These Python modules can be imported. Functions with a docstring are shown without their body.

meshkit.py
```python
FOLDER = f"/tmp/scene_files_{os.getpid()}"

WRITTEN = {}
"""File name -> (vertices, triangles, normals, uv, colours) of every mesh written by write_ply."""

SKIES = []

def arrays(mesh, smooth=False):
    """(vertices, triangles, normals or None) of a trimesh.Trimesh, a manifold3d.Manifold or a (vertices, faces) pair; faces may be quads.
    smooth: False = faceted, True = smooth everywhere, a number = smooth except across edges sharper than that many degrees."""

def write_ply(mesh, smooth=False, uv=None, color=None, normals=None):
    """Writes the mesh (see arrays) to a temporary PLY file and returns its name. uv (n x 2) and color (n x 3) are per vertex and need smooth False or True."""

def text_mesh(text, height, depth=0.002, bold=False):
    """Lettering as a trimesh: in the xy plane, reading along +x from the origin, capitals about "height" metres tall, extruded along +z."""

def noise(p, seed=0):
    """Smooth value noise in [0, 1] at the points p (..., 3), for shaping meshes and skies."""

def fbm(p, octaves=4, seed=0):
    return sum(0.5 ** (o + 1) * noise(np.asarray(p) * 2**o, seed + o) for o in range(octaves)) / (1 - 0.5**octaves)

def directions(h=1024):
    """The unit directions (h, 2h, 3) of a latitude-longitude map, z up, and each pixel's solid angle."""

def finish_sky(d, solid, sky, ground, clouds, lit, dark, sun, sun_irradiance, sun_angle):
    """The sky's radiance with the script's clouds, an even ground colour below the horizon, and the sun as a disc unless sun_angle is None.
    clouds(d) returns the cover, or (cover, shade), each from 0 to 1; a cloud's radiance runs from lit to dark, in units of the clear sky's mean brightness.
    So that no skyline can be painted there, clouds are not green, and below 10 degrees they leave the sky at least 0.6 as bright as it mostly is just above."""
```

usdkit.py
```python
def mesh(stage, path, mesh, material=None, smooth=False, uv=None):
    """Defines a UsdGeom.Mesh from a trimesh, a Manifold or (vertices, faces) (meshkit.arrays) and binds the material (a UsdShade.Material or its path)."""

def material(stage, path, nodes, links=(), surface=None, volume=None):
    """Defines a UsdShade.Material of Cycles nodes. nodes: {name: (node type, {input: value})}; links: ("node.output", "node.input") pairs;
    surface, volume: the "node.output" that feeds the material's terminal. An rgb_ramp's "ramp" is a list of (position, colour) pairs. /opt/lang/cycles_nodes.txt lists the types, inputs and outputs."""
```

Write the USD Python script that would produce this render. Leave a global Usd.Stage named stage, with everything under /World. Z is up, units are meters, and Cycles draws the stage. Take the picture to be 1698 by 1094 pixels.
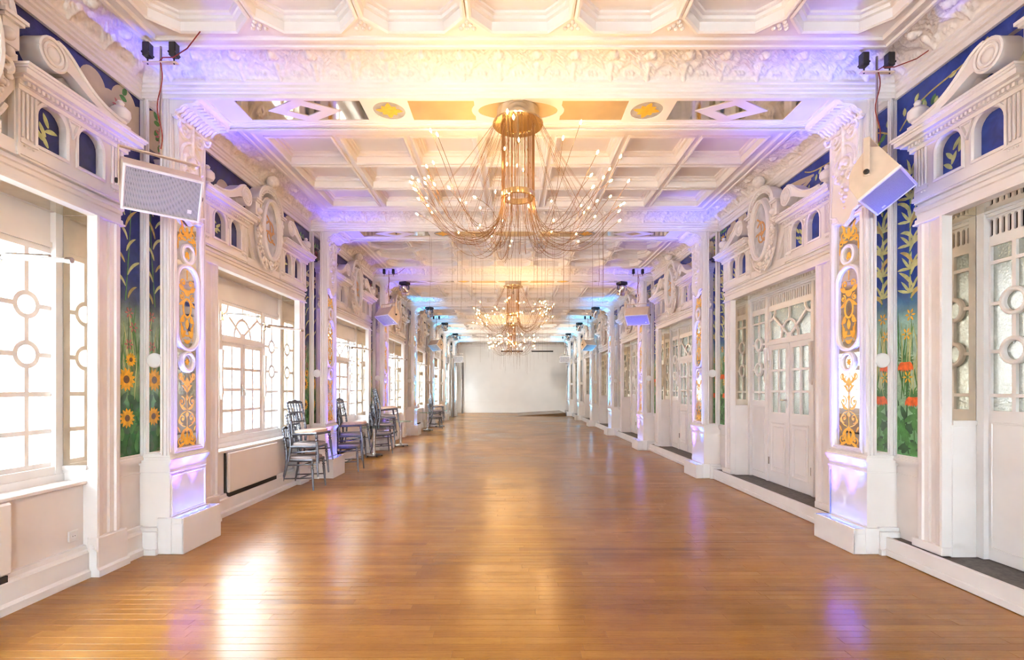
import math, random, numpy as np, trimesh, usdkit, meshkit
from scipy.spatial import cKDTree
from shapely.geometry import Polygon, LineString, Point, MultiPolygon, box as sbox
from shapely.ops import unary_union
from shapely import affinity
from pxr import Usd, UsdGeom, UsdLux, UsdShade, Sdf, Gf

stage = Usd.Stage.CreateInMemory()
UsdGeom.SetStageUpAxis(stage, 'Z')
stage.SetDefaultPrim(UsdGeom.Xform.Define(stage, '/World').GetPrim())
PI = math.pi
random.seed(7)
np.random.seed(7)

# ------------------------------------------------------------------ camera, sky, exposure
FPX, U0, V0 = 830.0, 846.0, 644.5
cam = UsdGeom.Camera.Define(stage, '/World/camera')
cam.AddTranslateOp().Set((-0.0725, 0.0, 1.45))
cam.AddRotateXOp().Set(90.0)
cam.CreateHorizontalApertureAttr(36.0)
cam.CreateVerticalApertureAttr(36.0 * 1094 / 1698)
cam.CreateFocalLengthAttr(36.0 * FPX / 1698)
cam.CreateHorizontalApertureOffsetAttr((849 - U0) / 1698 * 36.0)
cam.CreateVerticalApertureOffsetAttr((V0 - 547) / 1698 * 36.0)
cam.CreateClippingRangeAttr((0.05, 500.0))
cam.CreateExposureAttr(0.56)

sky = UsdLux.DomeLight.Define(stage, '/World/sky')
sky.CreateIntensityAttr(11.5)
sky.CreateColorAttr((0.83, 0.92, 1.0))
BULB = 325.0
LED = 52.0
LEDP = 13000.0
HEADP = 2200.0

# ------------------------------------------------------------------ materials
MAT = {}
def mat(name, nodes, links=(), surface='p.BSDF'):
    MAT[name] = usdkit.material(stage, '/World/Looks/' + name, nodes, links, surface=surface)
    return MAT[name]
def simple(name, color, rough=0.5, metallic=0.0, var=0.0, scale=6.0, bump=0.0, bscale=60.0, **kw):
    nodes = {'p': ('principled_bsdf', {'base_color': color, 'roughness': rough, 'metallic': metallic, **kw})}
    links = []
    if var or bump:
        nodes['g'] = ('geometry', {})
    if var:
        nodes['n'] = ('noise_texture', {'scale': scale, 'detail': 4.0})
        lo = [c * (1 - var) for c in color]; hi = [min(1, c * (1 + var)) for c in color]
        nodes['r'] = ('rgb_ramp', {'ramp': [(0.3, lo), (0.7, hi)]})
        links += [('g.position', 'n.vector'), ('n.fac', 'r.fac'), ('r.color', 'p.base_color')]
    if bump:
        nodes['bn'] = ('noise_texture', {'scale': bscale, 'detail': 3.0})
        nodes['b'] = ('bump', {'strength': bump, 'distance': 0.004})
        links += [('g.position', 'bn.vector'), ('bn.fac', 'b.height'), ('b.normal', 'p.normal')]
    return mat(name, nodes, links)

simple('paint', (0.83, 0.795, 0.775), 0.42, var=0.045, scale=3.0, bump=0.10, bscale=25)
simple('paint_ceiling', (0.84, 0.80, 0.775), 0.5, var=0.04, scale=2.0)
simple('paint_ornament', (0.82, 0.77, 0.72), 0.5, var=0.10, scale=30.0)
simple('paint_panel', (0.83, 0.79, 0.755), 0.30, var=0.03, scale=2.0)
simple('paint_end_wall', (0.91, 0.885, 0.85), 0.6, var=0.02, scale=2.0)
simple('paint_door', (0.84, 0.83, 0.825), 0.33, var=0.03, scale=4.0)
simple('shadow_gap', (0.02, 0.018, 0.016), 0.7)
simple('mirror', (0.80, 0.79, 0.75), 0.03, 1.0, var=0.06, scale=5.0)
simple('mirror_aged', (0.74, 0.68, 0.56), 0.05, 1.0, var=0.15, scale=4.0)
simple('mirror_gold', (0.60, 0.45, 0.25), 0.38, 0.35, var=0.08, scale=5.0)
simple('medallion_paint', (0.47, 0.46, 0.44), 0.3, 0.2, var=0.15, scale=14.0)
simple('gilt', (0.88, 0.47, 0.045), 0.45, var=0.10, scale=30)
simple('cloud_paint', (0.50, 0.42, 0.30), 0.5, var=0.18, scale=4)
simple('cloud_grey', (0.17, 0.15, 0.17), 0.5, var=0.3, scale=6)
simple('leaf_pale', (0.46, 0.50, 0.22), 0.5, var=0.25, scale=18)
simple('leaf_green', (0.06, 0.21, 0.045), 0.5, var=0.45, scale=16)
simple('leaf_dark', (0.02, 0.085, 0.025), 0.5, var=0.4, scale=12)
simple('petal_yellow', (0.80, 0.42, 0.02), 0.5, var=0.25, scale=25)
simple('petal_orange', (0.80, 0.13, 0.015), 0.5, var=0.3, scale=25)
simple('petal_pink', (0.42, 0.13, 0.12), 0.5, var=0.3, scale=25)
simple('seed_brown', (0.13, 0.06, 0.015), 0.5, var=0.3, scale=40)
simple('stem_ochre', (0.42, 0.33, 0.10), 0.5, var=0.3, scale=20)
simple('steel', (0.62, 0.60, 0.57), 0.22, 1.0)
simple('brass', (0.72, 0.55, 0.30), 0.20, 1.0)
simple('wire', (0.24, 0.125, 0.05), 0.45, 0.3)
simple('dark_metal', (0.03, 0.028, 0.027), 0.4, 0.3)
simple('black_plastic', (0.018, 0.018, 0.02), 0.4)
simple('chair_silver', (0.15, 0.155, 0.18), 0.33, 0.7, var=0.15, scale=30)
simple('cushion', (0.36, 0.30, 0.29), 0.75, var=0.08, scale=40)
simple('cushion_tan', (0.60, 0.43, 0.33), 0.75, var=0.08, scale=40)
simple('white_plastic', (0.80, 0.80, 0.79), 0.35)
simple('speaker_box', (0.72, 0.58, 0.45), 0.5, var=0.06, scale=12)
simple('speaker_frame', (0.80, 0.79, 0.80), 0.4)
simple('acrylic', (0.30, 0.36, 0.62), 0.15)
simple('cable_red', (0.25, 0.03, 0.02), 0.5)
simple('threshold', (0.10, 0.085, 0.075), 0.6, var=0.4, scale=30, bump=0.2)
simple('curtain', (0.30, 0.27, 0.25), 0.85, var=0.10, scale=8)
simple('ground_pale', (0.30, 0.30, 0.30), 0.9, var=0.1, scale=1)
simple('facade_pale', (0.25, 0.255, 0.26), 0.9, var=0.12, scale=0.8)
simple('facade_dark', (0.15, 0.16, 0.17), 0.6)
simple('veranda_wall', (0.62, 0.55, 0.43), 0.8, var=0.1, scale=2)
simple('veranda_floor', (0.25, 0.27, 0.25), 0.7, var=0.2, scale=3)
# perforated loudspeaker grille
mat('grille', {'g': ('texture_coordinate', {}), 'm': ('mapping', {'scale': (150.0, 150.0, 150.0), 'rotation': (0, 0.785, 0)}),
    'v': ('voronoi_texture', {'scale': 1.0, 'randomness': 0.0}), 'r': ('rgb_ramp', {'ramp': [(0.34, (0.04, 0.04, 0.05)), (0.46, (0.50, 0.50, 0.54))]}),
    'p': ('principled_bsdf', {'roughness': 0.5})},
    [('g.object', 'm.vector'), ('m.vector', 'v.vector'), ('v.distance', 'r.fac'), ('r.color', 'p.base_color')])
# painted glass panels: night-blue sky above a green meadow, by height on the wall
def mural(name, stops):
    mat(name, {'g': ('geometry', {}), 's': ('separate_xyz', {}), 'n': ('noise_texture', {'scale': 5.0, 'detail': 5.0, 'roughness': 0.6}),
        'o': ('math', {'math_type': 'multiply_add', 'value2': 0.10, 'value3': -0.05}), 'a': ('math', {'math_type': 'add'}),
        'mr': ('map_range', {'from_min': 0.8, 'from_max': 4.1, 'to_min': 0.0, 'to_max': 1.0}),
        'r': ('rgb_ramp', {'ramp': [((z - 0.8) / 3.3, c) for z, c in stops]}),
        'n2': ('noise_texture', {'scale': 9.0, 'detail': 6.0, 'roughness': 0.65, 'distortion': 0.8}), 'r2': ('rgb_ramp', {'ramp': [(0.3, (0.62, 0.62, 0.62)), (0.7, (1.35, 1.35, 1.35))]}),
        'mx': ('mix_color', {'blend_type': 'multiply', 'fac': 1.0, 'use_clamp': False}),
        'p': ('principled_bsdf', {'roughness': 0.18})},
        [('g.position', 's.vector'), ('g.position', 'n.vector'), ('g.position', 'n2.vector'), ('n.fac', 'o.value1'), ('s.z', 'a.value1'), ('o.value', 'a.value2'), ('a.value', 'mr.value'),
         ('mr.result', 'r.fac'), ('n2.fac', 'r2.fac'), ('r.color', 'mx.a'), ('r2.color', 'mx.b'), ('mx.result', 'p.base_color')])
mural('mural_west', [(0.8, (0.02, 0.10, 0.03)), (1.25, (0.025, 0.16, 0.04)), (1.36, (0.10, 0.25, 0.09)), (1.55, (0.30, 0.38, 0.20)), (2.0, (0.25, 0.36, 0.24)), (2.22, (0.06, 0.08, 0.17)), (2.4, (0.016, 0.028, 0.16)), (3.0, (0.018, 0.026, 0.14)), (4.1, (0.022, 0.024, 0.11))])
mural('mural_east', [(0.8, (0.14, 0.38, 0.14)), (1.25, (0.26, 0.48, 0.26)), (1.5, (0.44, 0.58, 0.42)), (2.0, (0.32, 0.55, 0.47)), (2.2, (0.06, 0.16, 0.33)), (2.35, (0.014, 0.05, 0.30)), (3.0, (0.018, 0.045, 0.30)), (4.1, (0.02, 0.045, 0.26))])
# glass
mat('glass', {'t': ('transparent_bsdf', {'color': (0.97, 0.985, 0.98)}), 'gl': ('glossy_bsdf', {'roughness': 0.02, 'color': (1, 1, 1)}), 'f': ('fresnel', {'IOR': 1.45}), 'ge': ('geometry', {}), 'iv': ('math', {'math_type': 'subtract', 'value1': 1.0}), 'mu': ('math', {'math_type': 'multiply'}), 'm': ('mix_closure', {})},
    [('ge.backfacing', 'iv.value2'), ('f.fac', 'mu.value1'), ('iv.value', 'mu.value2'), ('mu.value', 'm.fac'), ('t.BSDF', 'm.closure1'), ('gl.BSDF', 'm.closure2')], surface='m.closure')
mat('frosted_glass', {'g': ('geometry', {}), 'v': ('voronoi_texture', {'scale': 55.0, 'feature': 'smooth_f1', 'smoothness': 0.6}), 'b': ('bump', {'strength': 0.9, 'distance': 0.006}),
    'tl': ('translucent_bsdf', {'color': (0.205, 0.19, 0.165)}), 'gl': ('glossy_bsdf', {'roughness': 0.12, 'color': (0.95, 1, 0.97)}), 'rf': ('refraction_bsdf', {'color': (0.255, 0.245, 0.23), 'roughness': 0.25, 'IOR': 1.12}),
    'm1': ('mix_closure', {'fac': 0.55}), 'm2': ('mix_closure', {'fac': 0.16})},
    [('g.position', 'v.vector'), ('v.distance', 'b.height'), ('b.normal', 'gl.normal'), ('b.normal', 'tl.normal'), ('b.normal', 'rf.normal'),
     ('tl.BSDF', 'm1.closure1'), ('rf.BSDF', 'm1.closure2'), ('m1.closure', 'm2.closure1'), ('gl.BSDF', 'm2.closure2')], surface='m2.closure')
# oak floor: tone primvar per board
mat('oak', {'at': ('attribute', {'attribute': 'tone'}), 'g': ('geometry', {}), 'mp': ('mapping', {'scale': (2.2, 38.0, 10.0)}), 'n': ('noise_texture', {'scale': 2.0, 'detail': 6.0, 'roughness': 0.62}),
    'mp2': ('mapping', {'scale': (14.0, 160.0, 10.0)}), 'n2': ('noise_texture', {'scale': 2.0, 'detail': 3.0, 'roughness': 0.6}),
    'a': ('math', {'math_type': 'multiply_add', 'value2': 0.75, 'value3': -0.375}), 's': ('math', {'math_type': 'add'}),
    'r': ('rgb_ramp', {'ramp': [(0.05, (0.20, 0.076, 0.009)), (0.35, (0.30, 0.122, 0.015)), (0.65, (0.375, 0.160, 0.022)), (0.95, (0.46, 0.218, 0.038))]}),
    'wn': ('noise_texture', {'scale': 0.55, 'detail': 5.0, 'roughness': 0.6}), 'wr': ('rgb_ramp', {'ramp': [(0.35, (0.80, 0.78, 0.76)), (0.65, (1.06, 1.06, 1.06))]}),
    'r3': ('rgb_ramp', {'ramp': [(0.30, (0.55, 0.5, 0.45)), (0.42, (1, 1, 1))]}),
    'mx': ('mix_color', {'blend_type': 'multiply', 'fac': 1.0, 'use_clamp': False}), 'mx2': ('mix_color', {'blend_type': 'multiply', 'fac': 0.7, 'use_clamp': False}),
    'rr': ('map_range', {'from_min': 0.3, 'from_max': 0.7, 'to_min': 0.18, 'to_max': 0.28}),
    'b': ('bump', {'strength': 0.10, 'distance': 0.002}), 'p': ('principled_bsdf', {'ior': 1.5, 'specular_ior_level': 0.48})},
    [('g.position', 'mp.vector'), ('mp.vector', 'n.vector'), ('g.position', 'mp2.vector'), ('mp2.vector', 'n2.vector'), ('n.fac', 'a.value1'), ('a.value', 's.value1'), ('at.fac', 's.value2'), ('s.value', 'r.fac'),
     ('g.position', 'wn.vector'), ('wn.fac', 'wr.fac'), ('r.color', 'mx.a'), ('wr.color', 'mx.b'), ('n2.fac', 'r3.fac'), ('mx.result', 'mx2.a'), ('r3.color', 'mx2.b'), ('mx2.result', 'p.base_color'),
     ('wn.fac', 'rr.value'), ('rr.result', 'p.roughness'), ('n.fac', 'b.height'), ('b.normal', 'p.normal')])
mat('bulb_glow', {'e': ('emission', {'color': (1.0, 0.60, 0.23), 'strength': BULB})}, surface='e.emission')

# ------------------------------------------------------------------ mesh building
def perm_parity(axes):
    p = ['xyz'.index(c) for c in axes]
    return np.linalg.det(np.eye(3)[p]) > 0
class MB:
    def __init__(self): self.v, self.f, self.n = [], [], 0
    def add(self, v, f):
        v = np.asarray(v, float); f = np.asarray(f, int)
        if f.shape[1] == 4: f = np.vstack([f[:, [0, 1, 2]], f[:, [0, 2, 3]]])
        self.v.append(v); self.f.append(f + self.n); self.n += len(v); return self
    def box(self, x0, x1, y0, y1, z0, z1):
        v = [(x, y, z) for x in (x0, x1) for y in (y0, y1) for z in (z0, z1)]
        return self.add(v, [(0, 1, 3, 2), (4, 6, 7, 5), (0, 4, 5, 1), (2, 3, 7, 6), (0, 2, 6, 4), (1, 5, 7, 3)])
    def bevel(self, x0, x1, y0, y1, z0, z1, c=0.006):
        import manifold3d as m3
        pts = []
        for sx, X in ((1, x0), (-1, x1)):
            for sy, Y in ((1, y0), (-1, y1)):
                for sz, Z in ((1, z0), (-1, z1)):
                    pts += [(X + sx * c, Y + sy * c, Z), (X + sx * c, Y, Z + sz * c), (X, Y + sy * c, Z + sz * c)]
        m = m3.Manifold.hull_points(np.array(pts)).to_mesh()
        return self.add(m.vert_properties[:, :3], m.tri_verts)
    def extr(self, poly, axes, e0, e1):
        """polygon (s,t) extruded from e0 to e1; axes says where (s,t,e) go, as 'xzy'"""
        for g in getattr(poly, 'geoms', [poly]):
            if g.is_empty or g.area < 1e-8: continue
            m = trimesh.creation.extrude_polygon(g, e1 - e0, engine='earcut')
            v = np.array(m.vertices); v[:, 2] += e0
            w = np.empty_like(v)
            for k, c in enumerate(axes): w[:, 'xyz'.index(c)] = v[:, k]
            f = np.array(m.faces)
            self.add(w, f if perm_parity(axes) else f[:, ::-1])
        return self
    def frame(self, pts, profile, axes, closed=True):
        """mitred moulding round the closed outline pts (counter-clockwise): profile of (inward offset, height)"""
        p = np.asarray(pts, float)
        e = np.roll(p, -1, 0) - p; e /= np.linalg.norm(e, axis=1)[:, None]
        nr = np.stack([-e[:, 1], e[:, 0]], 1); pr = np.roll(nr, 1, 0)
        m = (nr + pr) / (1 + (nr * pr).sum(1))[:, None]
        v = []
        for o, h in profile:
            q = p + m * o; w = np.zeros((len(p), 3))
            w[:, 'xyz'.index(axes[0])] = q[:, 0]; w[:, 'xyz'.index(axes[1])] = q[:, 1]; w[:, 'xyz'.index(axes[2])] = h
            v.append(w)
        n, f = len(p), []
        for k in range(len(profile) - 1):
            for i in range(n):
                j = (i + 1) % n
                f.append((k * n + i, k * n + j, (k + 1) * n + j, (k + 1) * n + i))
        f = np.array(f)
        return self.add(np.vstack(v), f if perm_parity(axes) else f[:, ::-1])
    def tube(self, path, r, n=6, cap=True):
        p = np.asarray(path, float); L = len(p)
        r = np.full(L, r) if np.ndim(r) == 0 else np.asarray(r)
        t = np.gradient(p, axis=0); t /= np.maximum(np.linalg.norm(t, axis=1), 1e-9)[:, None]
        ref = np.array([0, 0, 1.0]) if abs(t[0][2]) < 0.9 else np.array([1.0, 0, 0])
        u = np.cross(t[0], ref); u /= np.linalg.norm(u); v = []
        for i in range(L):
            u = u - t[i] * (u @ t[i]); u /= np.linalg.norm(u); w = np.cross(t[i], u)
            a = np.arange(n) / n * 2 * PI
            v.append(p[i] + r[i] * (np.cos(a)[:, None] * u + np.sin(a)[:, None] * w))
        f = [(k * n + i, k * n + (i + 1) % n, (k + 1) * n + (i + 1) % n, (k + 1) * n + i) for k in range(L - 1) for i in range(n)]
        self.add(np.vstack(v), f)
        if cap:
            for k, s in ((0, -1), (L - 1, 1)):
                ring = v[k]; self.add(np.vstack([ring, ring.mean(0)]), [((i + 1) % n, i, n) if s < 0 else (i, (i + 1) % n, n) for i in range(n)])
        return self
    def lathe(self, prof, c=(0, 0, 0), n=20, axis='z'):
        """profile of (radius, height) turned about an axis through c"""
        a = np.arange(n) / n * 2 * PI; v = []
        for r, h in prof:
            ring = np.stack([r * np.cos(a), r * np.sin(a), np.full(n, h)], 1)
            if axis == 'x': ring = ring[:, [2, 0, 1]]
            if axis == 'y': ring = ring[:, [1, 2, 0]]
            v.append(ring + np.asarray(c))
        f = [(k * n + i, k * n + (i + 1) % n, (k + 1) * n + (i + 1) % n, (k + 1) * n + i) for k in range(len(prof) - 1) for i in range(n)]
        return self.add(np.vstack(v), f)
    def ball(self, c, r, sub=2, sc=(1, 1, 1)):
        m = trimesh.creation.icosphere(sub, r)
        return self.add(np.array(m.vertices) * sc + np.asarray(c), m.faces)
    def move(self, M):
        self.v = [v @ np.asarray(M)[:3, :3].T + np.asarray(M)[:3, 3] for v in self.v]; return self
    def arr(self): return np.vstack(self.v), np.vstack(self.f)

used = {}
def pathfor(parent, name):
    base = (str(parent) if parent else '/World') + '/' + name
    k = used.get(base, -1) + 1; used[base] = k
    return base if k == 0 else '%s_%03d' % (base, k)
def tag(p, label=None, cat=None, group=None, kind=None):
    p = p.GetPrim() if hasattr(p, 'GetPrim') else p
    for k, v in (('label', label), ('category', cat), ('group', group), ('kind', kind)):
        if v: p.SetCustomDataByKey(k, v)
    return p
def obj(name, mb, m, parent=None, smooth=False, tone=None, label=None, kind=None):
    path = pathfor(parent, name)
    g = usdkit.mesh(stage, path, mb.arr() if isinstance(mb, MB) else mb, MAT[m] if isinstance(m, str) else m, smooth=smooth)
    if tone is not None:
        pv = UsdGeom.PrimvarsAPI(g).CreatePrimvar('tone', Sdf.ValueTypeNames.FloatArray, 'vertex')
        pv.Set([float(t) for t in tone])
    if label or kind: tag(g, label, kind=kind)
    return g
def xf(name, parent=None, loc=(0, 0, 0), rz=0.0, exact=False):
    x = UsdGeom.Xform.Define(stage, pathfor(parent, name))
    x.AddTranslateOp().Set(tuple(float(c) for c in loc)); x.AddRotateZOp().Set(float(rz))
    return x.GetPath()
stage.CreateClassPrim('/World/Kinds')
def kindof(name):
    """a class prim holding one kind of assembly, its copies reference it"""
    return stage.CreateClassPrim('/World/Kinds/' + name).GetPath()
def place(kind, name, parent=None, loc=(0, 0, 0), rz=0.0, exactname=None):
    x = UsdGeom.Xform.Define(stage, exactname or pathfor(parent, name))
    x.GetPrim().GetReferences().AddInternalReference(kind); x.GetPrim().SetInstanceable(True)
    x.AddTranslateOp().Set(tuple(float(c) for c in loc)); x.AddRotateZOp().Set(float(rz))
    return x.GetPrim()

def rect(x0, x1, z0, z1): return [(x0, z0), (x1, z0), (x1, z1), (x0, z1)]
def ell(cx, cy, rx, ry, n=40): return [(cx + rx * math.cos(2 * PI * i / n), cy + ry * math.sin(2 * PI * i / n)) for i in range(n)]
def stadium(cx, z0, z1, r, n=14):
    return [(cx + r * math.cos(t), z0 + r + r * math.sin(t)) for t in np.linspace(PI, 2 * PI, n)] + [(cx + r * math.cos(t), z1 - r + r * math.sin(t)) for t in np.linspace(0, PI, n)]
def archpts(cx, z0, z1, r, n=12): return [(cx - r, z0), (cx + r, z0)] + [(cx + r * math.cos(t), z1 - r + r * math.sin(t)) for t in np.linspace(0, PI, n)]
def spiral(cx, cy, r0, r1, turns, a0, n=28):
    return [(cx + (r0 + (r1 - r0) * k) * math.cos(a0 + turns * 2 * PI * k), cy + (r0 + (r1 - r0) * k) * math.sin(a0 + turns * 2 * PI * k)) for k in np.linspace(0, 1, n)]
def bez(p0, p1, p2, p3, n=14):
    t = np.linspace(0, 1, n)[:, None]; p0, p1, p2, p3 = map(np.array, (p0, p1, p2, p3))
    return ((1 - t) ** 3 * p0 + 3 * (1 - t) ** 2 * t * p1 + 3 * (1 - t) * t ** 2 * p2 + t ** 3 * p3)
def leaf(x, y, L, w, ang, bend=0.0, n=9):
    """a pointed leaf outline from (x,y) in direction ang, bending"""
    c, d = [], []
    px, py, a = x, y, ang
    for i in range(n):
        k = i / (n - 1); hw = w * math.sin(PI * min(1, k * 0.93 + 0.07)) ** 0.8
        nx, ny = -math.sin(a), math.cos(a)
        c.append((px + nx * hw, py + ny * hw)); d.append((px - nx * hw, py - ny * hw))
        px += math.cos(a) * L / (n - 1); py += math.sin(a) * L / (n - 1); a += bend / (n - 1)
    return Polygon(c + d[::-1]).buffer(0)
def mirrored(g, x=0.0): return unary_union([g, affinity.scale(g, -1, 1, origin=(x, 0))])

def relief(shape, strokes, res, axes, base):
    """heightfield over a shapely outline: strokes = (points, width, height)"""
    x0, z0, x1, z1 = shape.bounds
    xs, zs = np.arange(x0, x1 + res, res), np.arange(z0, z1 + res, res)
    X, Z = np.meshgrid(xs, zs, indexing='ij'); P = np.stack([X.ravel(), Z.ravel()], 1)
    H = np.full(len(P), 0.0)
    for pts, w, h in strokes:
        pts = np.asarray(pts, float)
        if len(pts) > 1:
            seg = [pts[:1]]
            for a, b in zip(pts[:-1], pts[1:]):
                k = max(1, int(np.hypot(*(b - a)) / (res * 0.7))); seg.append(a + (b - a) * (np.arange(1, k + 1) / k)[:, None])
            pts = np.vstack(seg)
        d, _ = cKDTree(pts).query(P, distance_upper_bound=w * 2)
        H = np.maximum(H, np.where(np.isfinite(d), h * np.sqrt(np.clip(1 - (np.minimum(d, 9) / w) ** 2, 0, 1)), 0))
    from shapely import contains_xy
    cx, cz = (X[:-1, :-1] + res / 2).ravel(), (Z[:-1, :-1] + res / 2).ravel()
    ok = contains_xy(shape, cx, cz)
    I = np.arange(len(P)).reshape(X.shape)
    q = np.stack([I[:-1, :-1].ravel(), I[1:, :-1].ravel(), I[1:, 1:].ravel(), I[:-1, 1:].ravel()], 1)[ok]
    keep, q = np.unique(q, return_inverse=True); q = q.reshape(-1, 4); P, H = P[keep], H[keep]
    v = np.zeros((len(P), 3))
    for k, c in enumerate(axes): v[:, 'xyz'.index(c)] = (P[:, 0], P[:, 1], base + H)[k]
    return v, (q if perm_parity(axes) else q[:, ::-1])

# ------------------------------------------------------------------ layout of the hall
XW, D, P0, HW = 3.335, 3.71, 4.67, 0.255        # wall plane, bay length, centre of the nearest pilasters, half a pilaster
PIL = list(range(-2, 7))                          # pilasters, -2 and -1 lie behind the camera
BAYS = list(range(-1, 8))                         # bay b lies just before pilaster b
yP = lambda p: P0 + D * p
yB = lambda b: P0 + D * (b - 0.5)
Y0, Y1 = -4.60, 30.40
SOF, CEIL = 4.04, 4.24
OPW, OPZ = 1.05, 2.79                             # half width and head of the openings
HB = D / 2 - HW                                   # half the clear length of a bay
ORD = ['nearest', 'second', 'third', 'fourth', 'fifth', 'sixth', 'seventh', 'eighth']
# wall-local frame: x along the wall, y from the wall plane into the room, z up
def L(yc): return dict(loc=(-XW, yc, 0), rz=-90.0)
def R(yc): return dict(loc=(XW, yc, 0), rz=90.0)
def W(side, yc): return L(yc) if side < 0 else R(yc)

# ------------------------------------------------------------------ floor: oak boards across the hall
floor = xf('floor'); tag(stage.GetPrimAtPath(floor), 'polished golden oak strip floor with boards running across the hall', 'floor', kind='structure')
rs = random.Random(3)
def board(mb, x0, x1, y0, y1, t):
    g, ti, tj = 0.0004, rs.gauss(0, 0.0008), rs.gauss(0, 0.0003)
    zt = lambda x, y: min(0.0, -0.0012 + ti * (y - (y0 + y1) / 2) / 0.075 + tj * (x - (x0 + x1) / 2) * 0.5)
    c = 0.0009
    X, Y = (x0 + g, x1 - g), (y0 + g, y1 - g)
    top = [(X[0] + c, Y[0] + c), (X[1] - c, Y[0] + c), (X[1] - c, Y[1] - c), (X[0] + c, Y[1] - c)]
    out = [(X[0], Y[0]), (X[1], Y[0]), (X[1], Y[1]), (X[0], Y[1])]
    v = [(x, y, zt(x, y)) for x, y in top] + [(x, y, zt(x, y) - 0.0006) for x, y in out] + [(x, y, -0.015) for x, y in out]
    f = [(0, 1, 2, 3)] + [(i, 4 + i, 4 + (i + 1) % 4, (i + 1) % 4) for i in range(4)] + [(4 + i, 8 + i, 8 + (i + 1) % 4, 4 + (i + 1) % 4) for i in range(4)]
    mb.add(v, f)
    return [t] * len(v)
rest, tones, singles = MB(), [], 0
BW = 0.075
y = 2.55
rows = [2.55 + BW * k for k in range(int((Y1 - 2.55) / BW) + 1)] + [2.55 - BW * (k + 1) for k in range(int((2.55 - Y0) / BW) + 1)]
for y in rows:
    x = -XW - rs.uniform(0, 1.2); rowtone = rs.gauss(0, 0.05)
    while x < XW:
        ln = rs.uniform(0.55, 1.6); a, b = max(x, -XW - 0.05), min(x + ln, XW)
        t = min(0.97, max(0.05, 0.52 + rowtone + rs.gauss(0, 0.09)))
        if b - a > 0.03:
            vis = abs((a + b) / 2) < 3.3 and y > 2.5 and min(abs(a), abs(b)) * 830 / y < 850
            if vis and singles < 300:
                m = MB(); tt = board(m, a, b, y, y + BW, t); obj('floorboard', m, 'oak', floor, tone=tt); singles += 1
            else: tones += board(rest, a, b, y, y + BW, t)
        x += ln
obj('more_floorboards', rest, 'oak', floor, tone=tones, kind='stuff')
sub = MB().box(-XW - 0.4, XW + 0.4, Y0 - 0.2, Y1 + 0.2, -0.2, -0.0151)
obj('subfloor', sub, 'shadow_gap', floor)

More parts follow.
